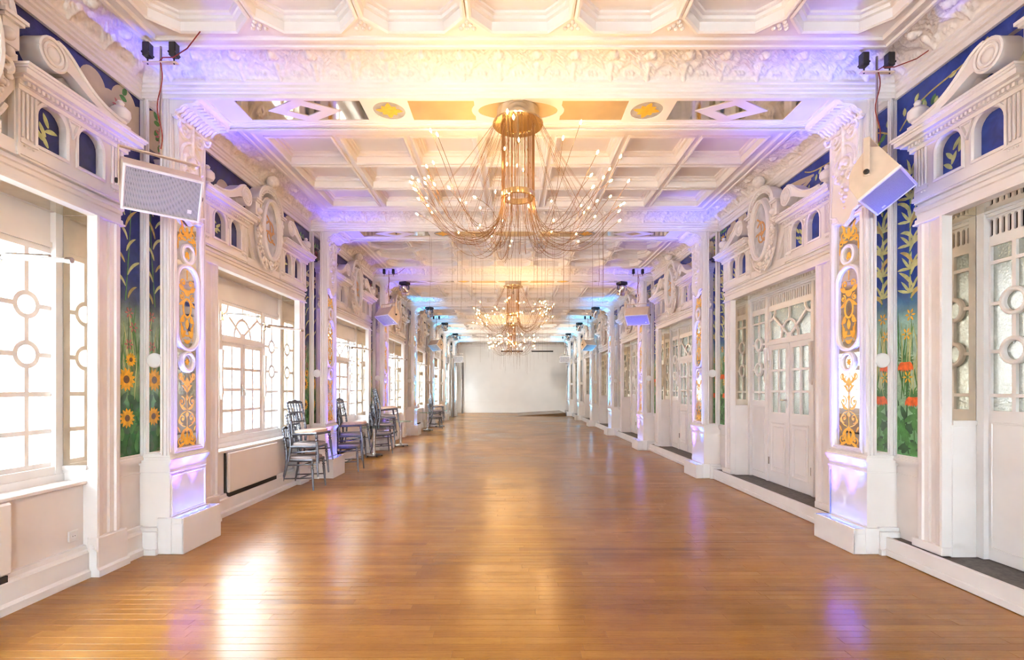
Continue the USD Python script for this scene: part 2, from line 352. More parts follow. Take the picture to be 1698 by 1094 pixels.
# ------------------------------------------------------------------ ceiling: coffered bays, acanthus cornices, beams with mirrors
ceiling = xf('ceiling'); tag(stage.GetPrimAtPath(ceiling), 'white coffered plaster ceiling with cross beams and acanthus cornices', 'ceiling', kind='structure')
CX, CY = 0.80, 0.72
def octagon(cx, cy, w, h, c):
    x0, x1, y0, y1 = cx - w, cx + w, cy - h, cy + h
    return [(x0 + c, y0), (x1 - c, y0), (x1, y0 + c), (x1, y1 - c), (x1 - c, y1), (x0 + c, y1), (x0, y1 - c), (x0, y0 + c)]
def coffer_bay(name, octo):
    k = kindof(name)
    plate = sbox(-2.85, -1.12, 2.85, 1.12); holes = []
    for i in range(7):
        for j in range(3):
            cx, cy = (i - 3) * CX, (j - 1) * CY
            o = octagon(cx, cy, 0.365, 0.325, 0.15) if octo else rect(cx - 0.345, cx + 0.345, cy - 0.305, cy + 0.305)
            holes.append(Polygon(o)); m = MB()
            z = CEIL - 0.02
            prof = [(-0.03, z + 0.001), (-0.03, z - 0.018), (-0.012, z - 0.024), (0.004, z - 0.014), (0.006, z + 0.055), (0.030, z + 0.060), (0.034, z + 0.085), (0.055, z + 0.090), (0.060, z + 0.105), (0.09, z + 0.108)]
            m.frame(o, prof, 'xyz')
            inner = [tuple(q) for q in np.array(Polygon(o).buffer(-0.088, join_style=2).exterior.coords)[:-1]]
            m.extr(Polygon(inner), 'xyz', z + 0.107, z + 0.125)
            obj('coffer', m, 'paint_ceiling', k)
    obj('ribs', MB().extr(plate.difference(unary_union(holes)), 'xyz', CEIL - 0.02, CEIL + 0.02), 'paint_ceiling', k)
    if octo:
        for i in range(6):
            for j in range(2):
                cx, cy = (i - 2.5) * CX, (j - 0.5) * CY; m = MB()
                for a in range(8):
                    t = a * PI / 4; m.ball((cx + 0.062 * math.cos(t), cy + 0.05 * math.sin(t), CEIL - 0.03), 0.026, 1, (1, 1, 0.8))
                m.ball((cx, cy, CEIL - 0.034), 0.034, 2, (1, 1, 0.9))
                for sx in (-1, 1): m.ball((cx + sx * 0.10, cy, CEIL - 0.024), 0.018, 1)
                obj('rosette', m, 'paint_ornament', k, smooth=40)
        for i in range(6):
            for s in (-1, 1):
                m = MB()
                for r in range(3):
                    for q in range(3 - r): m.ball(((i - 2.5) * CX + (q - (2 - r) / 2) * 0.05, s * (1.03 - r * 0.035), CEIL - 0.024), 0.017, 1)
                obj('bead_cluster', m, 'paint_ornament', k)
    return k
kOct, kRect = coffer_bay('octagon_bay', True), coffer_bay('square_bay', False)
# acanthus cove cell, 0.32 m long
def cell_height():
    N, M = 96, 56
    S, T = np.meshgrid(np.linspace(0, 1, N, endpoint=False), np.linspace(0, 1, M), indexing='ij')
    P = np.stack([S.ravel() * 0.32, T.ravel() * 0.30], 1); H = np.zeros(len(P))
    st = []
    def add(pts, w, h):
        for dx in (-0.32, 0, 0.32): st.append((np.asarray(pts, float) + [dx, 0], w, h))
    for s in (-1, 1):
        add([(0.16 + s * (0.05 + 0.055 * math.sin(t)), 0.05 + 0.21 * t / PI) for t in np.linspace(0, PI, 20)], 0.010, 0.010)
        add(spiral(0.16 + s * 0.040, 0.045, 0.030, 0.006, 1.2, PI / 2, 24), 0.010, 0.012)
        for r in range(5): add(bez((0.16 + s * 0.075, 0.07 + r * 0.035), (0.16 + s * 0.10, 0.09 + r * 0.035), (0.16 + s * 0.13, 0.10 + r * 0.036), (0.16 + s * 0.15, 0.13 + r * 0.036)), 0.008, 0.009)
        add(bez((0.16 + s * 0.03, 0.26), (0.16 + s * 0.06, 0.29), (0.16 + s * 0.10, 0.28), (0.16 + s * 0.14, 0.22)), 0.010, 0.012)
    add([(0.16, 0.02), (0.16, 0.09)], 0.022, 0.018)
    add([(0.16, 0.20)], 0.034, 0.026)
    for s in (-1, 0, 1): add([(0.16 + s * 0.03, 0.165)], 0.018, 0.020)
    add([(0.16, 0.25)], 0.016, 0.016)
    for s in (-1, 0, 1): add([(0.0 + s * 0.03, 0.03)], 0.014, 0.014)
    for pts, w, h in st:
        if len(pts) > 1:
            seg = [pts[:1]] + [a + (b - a) * (np.arange(1, 5) / 4)[:, None] for a, b in zip(pts[:-1], pts[1:])]; pts = np.vstack(seg)
        d, _ = cKDTree(pts).query(P)
        H = np.maximum(H, h * np.sqrt(np.clip(1 - (d / w) ** 2, 0, 1)))
    return 1.5 * H.reshape(N, M)
CELL = cell_height()
def cornice():
    k = kindof('cornice'); m = MB()
    ring = rect(-XW, XW, -HB, HB)
    m.frame(ring, [(0, 4.00), (0.022, 4.00), (0.022, 4.035), (0.04, 4.045), (0.04, 4.065), (0.052, 4.075), (0.052, 4.10), (0.07, 4.108), (0.07, 4.13)], 'xyz')
    m.frame(ring, [(0.335, 4.238), (0.335, 4.214), (0.350, 4.208), (0.372, 4.208), (0.380, 4.222), (0.425, 4.224), (0.432, 4.206), (0.462, 4.202), (0.475, 4.215), (0.49, 4.222), (0.51, 4.222), (0.51, 4.26)], 'xyz')
    obj('moulding', m, 'paint_ceiling', k)
    c = MB(); U = np.linspace(0, 1, 26)
    tt = 0.065 + 0.275 * U; zz = 4.115 + 0.123 * np.sqrt(np.clip(1 - (1 - U) ** 2, 0, 1))
    nt, nz = np.gradient(zz), -np.gradient(tt); ln = np.hypot(nt, nz); nt, nz = nt / ln, nz / ln      # towards the room
    for (ax, ay), (bx, by) in (((-XW, -HB), (XW, -HB)), ((XW, -HB), (XW, HB)), ((XW, HB), (-XW, HB)), ((-XW, HB), (-XW, -HB))):
        a, b = np.array([ax, ay]), np.array([bx, by]); ll = np.hypot(*(b - a)); e = (b - a) / ll; nin = np.array([-e[1], e[0]])
        ns = int(ll / 0.011); s0 = np.linspace(0, 1, ns)
        V = np.zeros((ns, len(U), 3)); per = ll / round(ll / 0.32)
        for j, (t, z) in enumerate(zip(tt, zz)):
            s = t + (ll - 2 * t) * s0
            hgt = CELL[(np.floor((s - ll / 2) / per % 1 * 96).astype(int)) % 96, min(55, int(U[j] * 55))]
            edge = np.clip(np.minimum(s - t, ll - t - s) / 0.03, 0, 1); hgt = hgt * edge
            q = a + e * s[:, None] + nin * (t + nt[j] * hgt)[:, None]
            V[:, j, :2] = q; V[:, j, 2] = z + nz[j] * hgt
        I = np.arange(ns * len(U)).reshape(ns, -1)
        c.add(V.reshape(-1, 3), np.stack([I[:-1, :-1].ravel(), I[1:, :-1].ravel(), I[1:, 1:].ravel(), I[:-1, 1:].ravel()], 1))
    obj('acanthus_cove', c, 'paint_ornament', k, smooth=True)
    return k
kCor = cornice()
def beam():
    k = kindof('beam')
    m = MB().box(-XW, XW, -HW, HW, SOF + 0.012, CEIL + 0.05)
    # soffit plate with openings for the mirrors
    full = sbox(-XW, -HW, XW, HW); z = 0.165
    holes = []; parts = []
    for s in (-1, 1):
        dia = Polygon([(s * 1.99 - 0.34, 0), (s * 1.99, -z - 0.03), (s * 1.99 + 0.34, 0), (s * 1.99, z + 0.03)])
        trap = Polygon([(s * 1.43, -z), (s * 1.43, z), (s * 2.56, z), (s * 2.56, -z)])
        mid = sbox(s * 1.99 - 0.035, -z, s * 1.99 + 0.035, z)
        for g in trap.difference(dia).difference(mid).geoms: holes.append(g); parts.append(('mirror_panel', g, 'mirror_aged'))
        d2 = affinity.scale(dia, 0.46, 0.46); holes.append(d2); parts.append(('mirror_diamond', d2, 'mirror_aged'))
        me = Polygon(ell(s * 1.20, 0, 0.148, 0.148)); holes.append(me); parts.append(('medallion', me, 'medallion_paint'))
        pan = sbox(min(s * 0.40, s * 1.00), -z, max(s * 0.40, s * 1.00), z).difference(Polygon(ell(0, 0, 0.43, 0.235))); holes.append(pan); parts.append(('gilded_panel', pan, 'mirror_gold'))
    ov = Polygon(ell(0, 0, 0.37, 0.16)); holes.append(ov); parts.append(('oval_mirror', ov, 'mirror_gold'))
    m.extr(full.difference(unary_union(holes)), 'xyz', SOF, SOF + 0.0125)
    m.extr(sbox(-XW, HW - 0.04, XW, HW + 0.025), 'xyz', SOF - 0.018, SOF)
    m.extr(sbox(-XW, -HW - 0.025, XW, -HW + 0.04), 'xyz', SOF - 0.018, SOF)
    m.extr(sbox(-XW, HW - 0.06, XW, HW - 0.04), 'xyz', SOF - 0.008, SOF); m.extr(sbox(-XW, -HW + 0.04, XW, -HW + 0.06), 'xyz', SOF - 0.008, SOF)
    obj('soffit', m, 'paint_ceiling', k)
    for nm, g, mt in parts: obj(nm, MB().extr(g.buffer(-0.001), 'xyz', SOF + 0.006, SOF + 0.011), mt, k)
    for s in (-1, 1):
        g = []
        for q in range(8):
            g.append(leaf(s * 1.20, 0, 0.125 if q % 2 == 0 else 0.095, 0.028, q * PI / 4, 0.3))
        obj('gilt_leaf', MB().extr(unary_union(g), 'xyz', SOF + 0.002, SOF + 0.0055), 'gilt', k)
    return k
kBeam = beam()
for b in BAYS:
    place(kOct if b % 2 == 0 else kRect, 'coffered_bay', ceiling, (0, yB(b), 0))
    place(kCor, 'cornice', ceiling, (0, yB(b), 0))
for p in PIL: place(kBeam, 'beam', ceiling, (0, yP(p), 0))
obj('roof_slab', MB().box(-XW - 0.4, XW + 0.4, Y0 - 0.2, Y1 + 0.2, 4.40, 4.55), 'paint_ceiling', ceiling)

# ------------------------------------------------------------------ gilt arabesque on the pilaster mirrors
def gilt_art():
    def ln(pts, w): return LineString(pts).buffer(w)
    low, mid, top = [], [], []
    A = low.append
    A(Polygon([(0, 1.56), (0.03, 1.52), (0.055, 1.47), (0.02, 1.48), (0, 1.45)]))
    for (cx, cy, r, t, a0) in ((0.085, 1.57, 0.042, 1.15, PI), (0.075, 1.33, 0.050, 1.2, PI / 2), (0.065, 1.175, 0.045, 1.1, -PI / 2), (0.085, 0.975, 0.052, 1.25, PI)):
        A(ln(spiral(cx, cy, r, 0.010, t, a0), 0.0065)); A(Point(cx, cy).buffer(0.013))
    for (x, y, l, w, a, bd) in ((0.02, 1.50, 0.13, 0.017, 0.5, 0.9), (0.01, 1.42, 0.10, 0.014, 1.2, -1.0), (0.015, 1.26, 0.11, 0.016, 0.1, 1.3), (0.02, 1.08, 0.12, 0.018, -0.6, -0.9), (0.01, 0.93, 0.12, 0.018, 0.9, 0.8), (0.0, 0.93, 0.13, 0.020, 1.57, 0), (0.10, 1.05, 0.07, 0.010, 1.2, -0.5), (0.11, 1.13, 0.05, 0.009, 1.5, -0.5), (0.03, 0.95, 0.11, 0.016, -0.2, -0.7)):
        A(leaf(x, y, l, w, a, bd))
    A(ln(bez((0.02, 1.24), (0.14, 1.21), (0.13, 1.12), (0.03, 1.10)), 0.006)); A(ln([(0, 0.96), (0, 1.46)], 0.004))
    A(Polygon([(0, 1.105), (0.035, 1.075), (0, 1.045)])); A(Point(0, 1.21).buffer(0.022)); A(Polygon([(0, 1.40), (0.022, 1.37), (0, 1.33)]))
    B = mid.append
    for (cx, cy, r, t, a0) in ((0.055, 2.43, 0.040, 1.3, -PI / 2), (0.075, 2.30, 0.034, 1.2, PI / 2), (0.070, 2.09, 0.030, 1.1, PI / 2)):
        B(ln(spiral(cx, cy, r, 0.008, t, a0), 0.008)); B(Point(cx, cy).buffer(0.012))
    B(ln(ell(0, 2.20, 0.055, 0.085, 28) + [(0.055, 2.20)], 0.012)); B(ln([(0, 2.47), (0, 2.54)], 0.006)); B(Point(0, 2.545).buffer(0.010))
    B(Polygon([(0, 2.37), (0.055, 2.38), (0.04, 2.33), (0.015, 2.31), (0, 2.31)]))
    for (x, y, l, w, a, bd) in ((0.02, 2.36, 0.12, 0.020, 0.1, 0.9), (0.03, 2.28, 0.11, 0.018, -0.9, 0.7), (0.05, 2.14, 0.10, 0.018, -1.3, 0.8), (0.0, 2.10, 0.10, 0.026, -1.57, 0), (0.06, 2.03, 0.12, 0.016, -1.4, -0.4), (0.02, 1.99, 0.08, 0.02, -0.6, -1.5)):
        B(leaf(x, y, l, w, a, bd))
    B(ln(bez((0.085, 2.05), (0.06, 1.95), (0.03, 1.94), (0, 1.945)), 0.010)); B(ln([(0.085, 2.06), (0.085, 1.90)], 0.004)); B(Polygon([(0, 1.905), (0.055, 1.912), (0.03, 1.875), (0, 1.865)]))
    C = top.append
    for (cx, cy, r, t, a0) in ((0.07, 2.90, 0.05, 1.2, PI), (0.11, 2.83, 0.03, 1.1, PI / 2)): C(ln(spiral(cx, cy, r, 0.010, t, a0), 0.008))
    for (x, y, l, w, a, bd) in ((0, 2.84, 0.12, 0.020, 1.57, 0), (0.01, 2.86, 0.13, 0.017, 0.7, 0.6), (0.01, 2.83, 0.13, 0.014, 0.0, 0.5), (0.05, 2.93, 0.09, 0.014, 1.2, -0.6), (0.13, 2.72, 0.10, 0.010, 1.6, 0.1)): C(leaf(x, y, l, w, a, bd))
    C(Point(0, 2.93).buffer(0.022)); C(Point(0, 2.70).buffer(0.026)); C(Point(0.02, 2.675).buffer(0.014))
    flower = [leaf(0, 1.70, 0.036, 0.010, q * PI / 3) for q in range(6)]
    return unary_union([mirrored(unary_union(low)), mirrored(unary_union(mid)), mirrored(unary_union(top)), unary_union(flower)])
GILT = gilt_art().buffer(-0.0016).intersection(sbox(-0.155, 0.91, 0.155, 3.0))

# ------------------------------------------------------------------ pilaster
def plaque_strokes():
    st = []
    for s in (-1, 1):
        st += [([(s * x, z) for x, z in spiral(0.11, 3.80, 0.07, 0.012, 1.4, PI)], 0.016, 0.024), ([(s * x, z) for x, z in bez((0.02, 3.72), (0.10, 3.70), (0.17, 3.62), (0.15, 3.50))], 0.016, 0.022),
               ([(s * x, z) for x, z in bez((0.02, 3.60), (0.08, 3.62), (0.13, 3.57), (0.11, 3.48))], 0.018, 0.026), ([(s * x, z) for x, z in bez((0.03, 3.90), (0.10, 3.93), (0.17, 3.88), (0.18, 3.80))], 0.014, 0.020),
               ([(s * x, z) for x, z in spiral(0.07, 3.42, 0.05, 0.010, 1.2, 0)], 0.014, 0.022), ([(s * 0.04, 3.54)], 0.034, 0.034), ([(s * 0.035, 3.30)], 0.026, 0.03), ([(s * 0.02, 3.24)], 0.022, 0.028)]
    st += [([(0, 3.92), (0, 3.62)], 0.026, 0.030), ([(0, 3.56)], 0.045, 0.044), ([(0, 3.46)], 0.034, 0.036), ([(0, 3.34)], 0.028, 0.034), ([(0, 3.27)], 0.024, 0.03), ([(0, 3.20)], 0.018, 0.024), ([(0, 3.14)], 0.012, 0.018)]
    return st
def pilaster(name, plz, west):
    k = kindof(name); FD = 0.265
    m = MB().box(-HW, HW, -0.02, FD - 0.022, 0, SOF + 0.02)
    # front: frame round the painted mirror
    F = FD - 0.022
    m.extr(Polygon(rect(-HW, HW, 0.86, SOF), [rect(-0.175, 0.175, 0.905, 3.03)[::-1]]), 'xzy', F, FD - 0.006)
    m.frame(rect(-0.215, 0.215, 0.872, 3.06), [(0, FD - 0.006), (0, FD + 0.010), (0.010, FD + 0.014), (0.018, FD + 0.004), (0.026, FD + 0.004), (0.032, FD + 0.012), (0.040, FD + 0.006), (0.044, F + 0.004)], 'xzy')
    for s in (-1, 1):
        for o in (0.232, 0.246): m.box(s * o - 0.004, s * o + 0.004, FD - 0.006, FD + 0.004, 0.89, 3.9)
    obj('shaft', m, 'paint', k)
    # near and far faces: frames round the mirror strips
    for s in (-1, 1):
        fr = MB(); h = s * HW
        fr.frame(rect(0.055, 0.205, 0.865, 4.01) if s > 0 else rect(0.055, 0.205, 0.865, 4.01), [(0, h), (0, h + s * 0.018), (0.009, h + s * 0.020), (0.014, h + s * 0.010), (0.022, h + s * 0.012), (0.026, h + s * 0.004), (0.026, h - s * 0.001)], 'yzx')
        fr.extr(sbox(0.222, 0.86, 0.234, 4.0), 'yzx', min(h, h + s * 0.008), max(h, h + s * 0.008)); fr.extr(sbox(0.244, 0.86, 0.256, 4.0), 'yzx', min(h, h + s * 0.008), max(h, h + s * 0.008))
        fr.extr(sbox(0.012, 0.86, 0.030, 4.0), 'yzx', min(h, h + s * 0.008), max(h, h + s * 0.008))
        obj('strip_frame', fr, 'paint', k)
        obj('mirror_strip', MB().extr(sbox(0.0815, 0.8915, 0.1785, 3.9835), 'yzx', min(h + s * 0.001, h + s * 0.004), max(h + s * 0.001, h + s * 0.004)), 'mirror', k)
        dm = MB().lathe([(0, 0.022 * s), (0.055, 0.022 * s), (0.064, 0.016 * s), (0.066, 0.004 * s), (0, 0.004 * s)], (h, 0.13, 1.70), 28, 'x')
        obj('round_plate', dm, 'white_plastic', k, smooth=30)
    obj('front_mirror', MB().extr(sbox(-0.174, 0.906, 0.174, 3.03), 'xzy', F + 0.001, F + 0.005), 'mirror', k)
    obj('gilt_arabesque', MB().extr(GILT, 'xzy', F + 0.005, F + 0.0065), 'gilt', k, label='painted golden yellow scrollwork')
    ringp = [(0, F + 0.004), (0, F + 0.022), (0.006, F + 0.028), (0.018, F + 0.030), (0.028, F + 0.026), (0.034, F + 0.016), (0.034, F + 0.004)]
    for zc, r in ((1.70, 0.098), (2.70, 0.098)): obj('ring_moulding', MB().frame(ell(0, zc, r, r, 32), ringp, 'xzy'), 'paint', k)
    obj('oval_moulding', MB().frame(stadium(0, 1.795, 2.61, 0.172, 16), ringp, 'xzy'), 'paint', k)
    # pedestal and dado cap
    pd = MB().box(-HW - 0.006, HW + 0.006, 0, FD, 0, 0.80)
    pd.box(-HW - 0.018, HW + 0.018, 0, FD + 0.012, 0.775, 0.80); pd.box(-HW - 0.030, HW + 0.030, 0, FD + 0.024, 0.80, 0.825); pd.box(-HW - 0.022, HW + 0.022, 0, FD + 0.016, 0.825, 0.845); pd.box(-HW - 0.010, HW + 0.010, 0, FD + 0.004, 0.845, 0.862); pd.box(-HW - 0.014, HW + 0.014, 0, FD + 0.008, 0.70, 0.712)
    if west: pd.frame(rect(-0.245, 0.245, 0.32, 0.69), [(0, FD), (0, FD + 0.010), (0.010, FD + 0.012), (0.016, FD + 0.004), (0.02, FD - 0.0)], 'xzy')
    obj('pedestal', pd, 'paint_panel', k)
    pl = MB(); a = HW + 0.03
    pl.bevel(-a, a, FD - 0.10, FD + 0.030, 0, plz, 0.004); pl.bevel(-a, a, FD + 0.028, FD + 0.135, 0, plz - 0.045, 0.004)      # trough floor below the rim
    pl.bevel(-a, a, FD + 0.122, FD + 0.135, 0, plz, 0.003); pl.box(-a + 0.001, -a + 0.012, FD + 0.032, FD + 0.12, plz - 0.05, plz - 0.001); pl.box(a - 0.012, a - 0.001, FD + 0.032, FD + 0.12, plz - 0.05, plz - 0.001)
    pl.bevel(-a - 0.02, a + 0.02, 0, FD - 0.09, 0, 0.20, 0.006); pl.box(-a - 0.035, a + 0.035, 0, FD - 0.085, 0, 0.05); pl.bevel(-a - 0.008, a + 0.008, 0, FD - 0.088, 0.2, 0.235, 0.006)
    obj('plinth', pl, 'paint_door', k)
    # console bracket under the beam
    br = Polygon([(0.20, 4.10), (0.545, 4.10), (0.545, 4.075), (0.53, 4.07), (0.528, 4.045), (0.515, 4.03), (0.50, 3.995), (0.47, 3.972), (0.44, 3.965), (0.40, 3.964), (0.375, 3.955), (0.355, 3.94), (0.345, 3.925), (0.32, 3.918), (0.305, 3.905), (0.30, 3.88), (0.285, 3.872), (0.26, 3.885), (0.20, 3.885)])
    bm = MB().extr(br, 'yzx', -HW, HW); bm.box(-HW - 0.012, HW + 0.012, 0.22, 0.548, 4.03, 4.045)
    for i in range(9): bm.box(-HW + 0.03 + i * 0.052, -HW + 0.055 + i * 0.052, 0.44, 0.505, 3.957, 3.972)
    obj('bracket', bm, 'paint_ceiling', k)
    ac = MB()
    for i in range(11):
        x = -0.225 + i * 0.045
        ac.tube([(x, 0.395, 3.958), (x, 0.365, 3.950), (x, 0.342, 3.922), (x, 0.315, 3.908), (x, 0.300, 3.880)], [0.010, 0.017, 0.020, 0.016, 0.008], 7)
    ac.tube([(-0.25, 0.292, 3.872), (0.25, 0.292, 3.872)], 0.020, 10)
    for s in (-1, 1): ac.tube([(s * x, 0.285 + 0.006 * i, z) for i, (x, z) in enumerate(spiral(0.20, 3.83, 0.040, 0.010, 1.2, PI / 2, 12))], 0.013, 6)
    obj('acanthus_scroll', ac, 'paint_ornament', k, smooth=40)
    out = Polygon([(-0.21, 3.90), (0.21, 3.90), (0.20, 3.70), (0.185, 3.45), (0.20, 3.20), (0.20, 3.09), (0.13, 3.07), (0.085, 3.01), (0, 2.965), (-0.085, 3.01), (-0.13, 3.07), (-0.20, 3.09), (-0.20, 3.20), (-0.185, 3.45), (-0.20, 3.70)])
    pq = MB().extr(out, 'xzy', FD - 0.01, FD + 0.022)
    pq.frame([tuple(q) for q in np.array(out.buffer(-0.004).exterior.coords)[:-1][::-1]] if not out.buffer(-0.004).exterior.is_ccw else [tuple(q) for q in np.array(out.buffer(-0.004).exterior.coords)[:-1]], [(0, FD + 0.02), (0, FD + 0.034), (0.012, FD + 0.034), (0.016, FD + 0.02)], 'xzy')
    obj('plaque', pq, 'paint', k)
    obj('plaque_carving', relief(out.buffer(-0.014), plaque_strokes(), 0.006, 'xzy', FD + 0.0215), 'paint_ornament', k, smooth=True)
    return k
kPilW, kPilE = pilaster('west_pilaster', 0.317, True), pilaster('east_pilaster', 0.225, False)

# ------------------------------------------------------------------ overdoor: arched niches, broken pediment, oval cartouche
def overdoor(name, mur, seed):
    k = kindof(name); rr = random.Random(seed); FD = 0.06
    arch = [(s, c) for s in (-1, 1) for c in (0.685, 1.005)]
    body = sbox(-1.335, 2.97, 1.335, 3.43)
    holes = [Polygon(archpts(s * c, 3.10, 3.41, 0.112)) for s, c in arch]
    tris = [Polygon([(s * 0.415, 3.06), (s * 0.415, 3.38), (s * 0.23, 3.06)]) for s in (-1, 1)]
    m = MB().extr(unary_union([body, sbox(-0.44, 2.97, 0.44, 3.62)]).difference(unary_union(holes + tris)), 'xzy', -0.01, FD)
    for s in (-1, 1):
        m.box(min(s * 0.425, s * 1.345), max(s * 0.425, s * 1.345), FD, FD + 0.012, 2.985, 3.02)
        m.box(min(s * 0.43, s * 0.445), max(s * 0.43, s * 0.445), FD, FD + 0.014, 2.97, 3.42)
        v = Polygon([(s * 0.845 - 0.035, 3.385), (s * 0.845 + 0.035, 3.385), (s * 0.845, 3.30)])
        m.frame([tuple(q) for q in np.array(v.buffer(0.012, join_style=2).exterior.coords)[:-1]] if v.buffer(0.012, join_style=2).exterior.is_ccw else [tuple(q) for q in np.array(v.buffer(0.012, join_style=2).exterior.coords)[:-1]][::-1], [(0, FD), (0, FD + 0.02), (0.010, FD + 0.02), (0.012, FD)], 'xzy')
    obj('entablature', m, 'paint', k)
    for (s, c), h in zip(arch, holes):
        pts = archpts(s * c, 3.10, 3.41, 0.112)
        obj('arch_moulding', MB().frame(pts, [(-0.022, FD), (-0.022, FD + 0.012), (-0.008, FD + 0.016), (0.004, FD + 0.004), (0.006, 0.012)], 'xzy'), 'paint', k)
        obj('niche_panel', MB().extr(h.buffer(0.004), 'xzy', 0.004, 0.012), mur, k, label='dark blue painted arched panel')
    lv = []
    for (s, c) in arch[::3]:
        x, z = s * c, 3.14
        for q in range(5): lv.append(leaf(x + rr.uniform(-.04, .04), z + q * 0.035, 0.10, 0.017, rr.choice([0.5, 1.0, 2.1, 2.7]) + rr.uniform(-.2, .2), rr.uniform(-1, 1)))
    lv = unary_union(lv).intersection(unary_union(holes).buffer(-0.004))
    obj('painted_sprig', MB().extr(lv, 'xzy', 0.0125, 0.0135), 'leaf_pale', k)
    for tr in tris: obj('corner_mirror', MB().extr(tr.buffer(0.004), 'xzy', 0.01, 0.02), 'mirror', k)
    fl = MB()
    for s in (-1, 1):
        for c in (0.515, 1.255):
            for q in range(4): fl.bevel(s * c - 0.052 + q * 0.030, s * c - 0.052 + q * 0.030 + 0.017, FD - 0.002, FD + 0.014, 3.10, 3.40, 0.004)
            fl.box(s * c - 0.062, s * c + 0.062, FD - 0.002, FD + 0.016, 3.405, 3.425); fl.box(s * c - 0.062, s * c + 0.062, FD - 0.002, FD + 0.010, 3.065, 3.085)
            for q in range(3): fl.ball((s * c - 0.030 + q * 0.030, FD + 0.004, 3.05), 0.008, 1)
    obj('fluting', fl, 'paint', k)
    for s in (-1, 1):
        co = MB(); a, b = 0.435, 1.345
        for z0, z1, o in ((3.40, 3.43, 0.020), (3.43, 3.458, 0.030), (3.458, 3.476, 0.070), (3.476, 3.512, 0.105), (3.512, 3.528, 0.118), (3.528, 3.545, 0.130)):
            co.box(min(s * (a - o * 0.4), s * (b + o * 0.7)), max(s * (a - o * 0.4), s * (b + o * 0.7)), 0, FD + o, z0, z1)
        n = 26
        for q in range(n):
            x = s * (a + 0.02 + (b - a - 0.02) * q / n); co.box(min(x, x + s * 0.020), max(x, x + s * 0.020), FD + 0.029, FD + 0.052, 3.432, 3.457)
        obj('wing_cornice', co, 'paint', k)
        # S-shaped half pediment with its volute
        cen = [(0.60, 3.725)]
        top = bez((0.63, 3.835), (0.80, 3.83), (0.84, 3.60), (1.24, 3.600), 22); bot = bez((0.67, 3.68), (0.80, 3.70), (0.86, 3.545), (1.24, 3.545), 22)
        sh = Polygon([(s * x, z) for x, z in np.vstack([top, bot[::-1]])]).buffer(0).union(Point(s * 0.60, 3.728).buffer(0.108))
        sc = MB().extr(sh, 'xzy', -0.01, FD + 0.085)
        lip = np.vstack([top]); sc.tube([(s * x, FD + 0.088, z) for x, z in lip], 0.014, 6)
        for r in (0.100, 0.066): sc.tube([(s * 0.60 + r * math.cos(t), FD + 0.086, 3.728 + r * math.sin(t)) for t in np.linspace(0, 2 * PI, 25)], 0.013, 6)
        sc.ball((s * 0.60, FD + 0.080, 3.728), 0.046, 2, (1, 0.5, 1))
        obj('scroll_pediment', sc, 'paint', k, smooth=35)
        tri = Polygon([(s * 0.70, 3.62), (s * 0.745, 3.665), (s * 0.93, 3.55), (s * 0.72, 3.55)])
        obj('pediment_mirror', MB().extr(tri, 'xzy', -0.005, FD + 0.02), 'mirror', k)
        ur = MB().box(s * 1.27 - 0.05, s * 1.27 + 0.05, 0.03, 0.13, 3.545, 3.60)
        ur.lathe([(0.0, 3.60), (0.036, 3.60), (0.036, 3.615), (0.022, 3.625), (0.060, 3.645), (0.074, 3.68), (0.070, 3.72), (0.045, 3.745), (0.020, 3.752), (0.026, 3.765), (0.030, 3.78), (0.018, 3.797), (0, 3.80)], (s * 1.27, 0.08, 0), 20)
        obj('urn', ur, 'paint', k, smooth=35)
    # cartouche
    hd = MB(); zc = 3.51
    outer = [(0.325 * math.cos(t), 3.775 + 0.285 * math.sin(t)) for t in np.linspace(0, PI, 30)]; inner = [(0.250 * math.cos(t), 3.775 + 0.205 * math.sin(t)) for t in np.linspace(0, PI, 30)]
    hd.extr(Polygon(outer + inner[::-1]).buffer(0), 'xzy', -0.02, 0.150)
    hd.tube([(x, 0.148, z) for x, z in outer], 0.018, 6); hd.tube([(x * 0.94, 0.158, 3.775 + (z - 3.775) * 0.93) for x, z in outer], 0.010, 6)
    for t in np.linspace(0.08, PI - 0.08, 19): hd.ball((0.272 * math.cos(t), 0.152, 3.775 + 0.226 * math.sin(t)), 0.012, 1)
    for s in (-1, 1):
        hd.box(min(s * 0.25, s * 0.405), max(s * 0.25, s * 0.405), 0, 0.172, 3.775, 3.798); hd.box(min(s * 0.26, s * 0.39), max(s * 0.26, s * 0.39), 0, 0.158, 3.755, 3.776); hd.box(min(s * 0.27, s * 0.375), max(s * 0.27, s * 0.375), 0, 0.135, 3.60, 3.756)
        hd.ball((s * 0.295, 0.14, 3.66), 0.040, 2); hd.ball((s * 0.31, 0.13, 3.56), 0.032, 2)
    obj('hood', hd, 'paint', k, smooth=35)
    back = Polygon(ell(0, zc, 0.27, 0.425)).union(Polygon([(-0.20, 3.3), (0.2, 3.3), (0.10, 3.04), (0, 3.0), (-0.10, 3.04)]))
    obj('cartouche', MB().extr(back, 'xzy', 0.02, 0.12), 'paint', k)
    obj('oval_frame', MB().frame(ell(0, zc, 0.245, 0.40), [(0, 0.11), (0, 0.17), (0.012, 0.19), (0.03, 0.185), (0.036, 0.165), (0.046, 0.160), (0.05, 0.13)], 'xzy'), 'paint', k, smooth=30)
    obj('oval_panel', MB().extr(Polygon(ell(0, zc, 0.20, 0.355)), 'xzy', 0.115, 0.134), 'oval_paint', k, label='pale blue and cream painted oval panel')
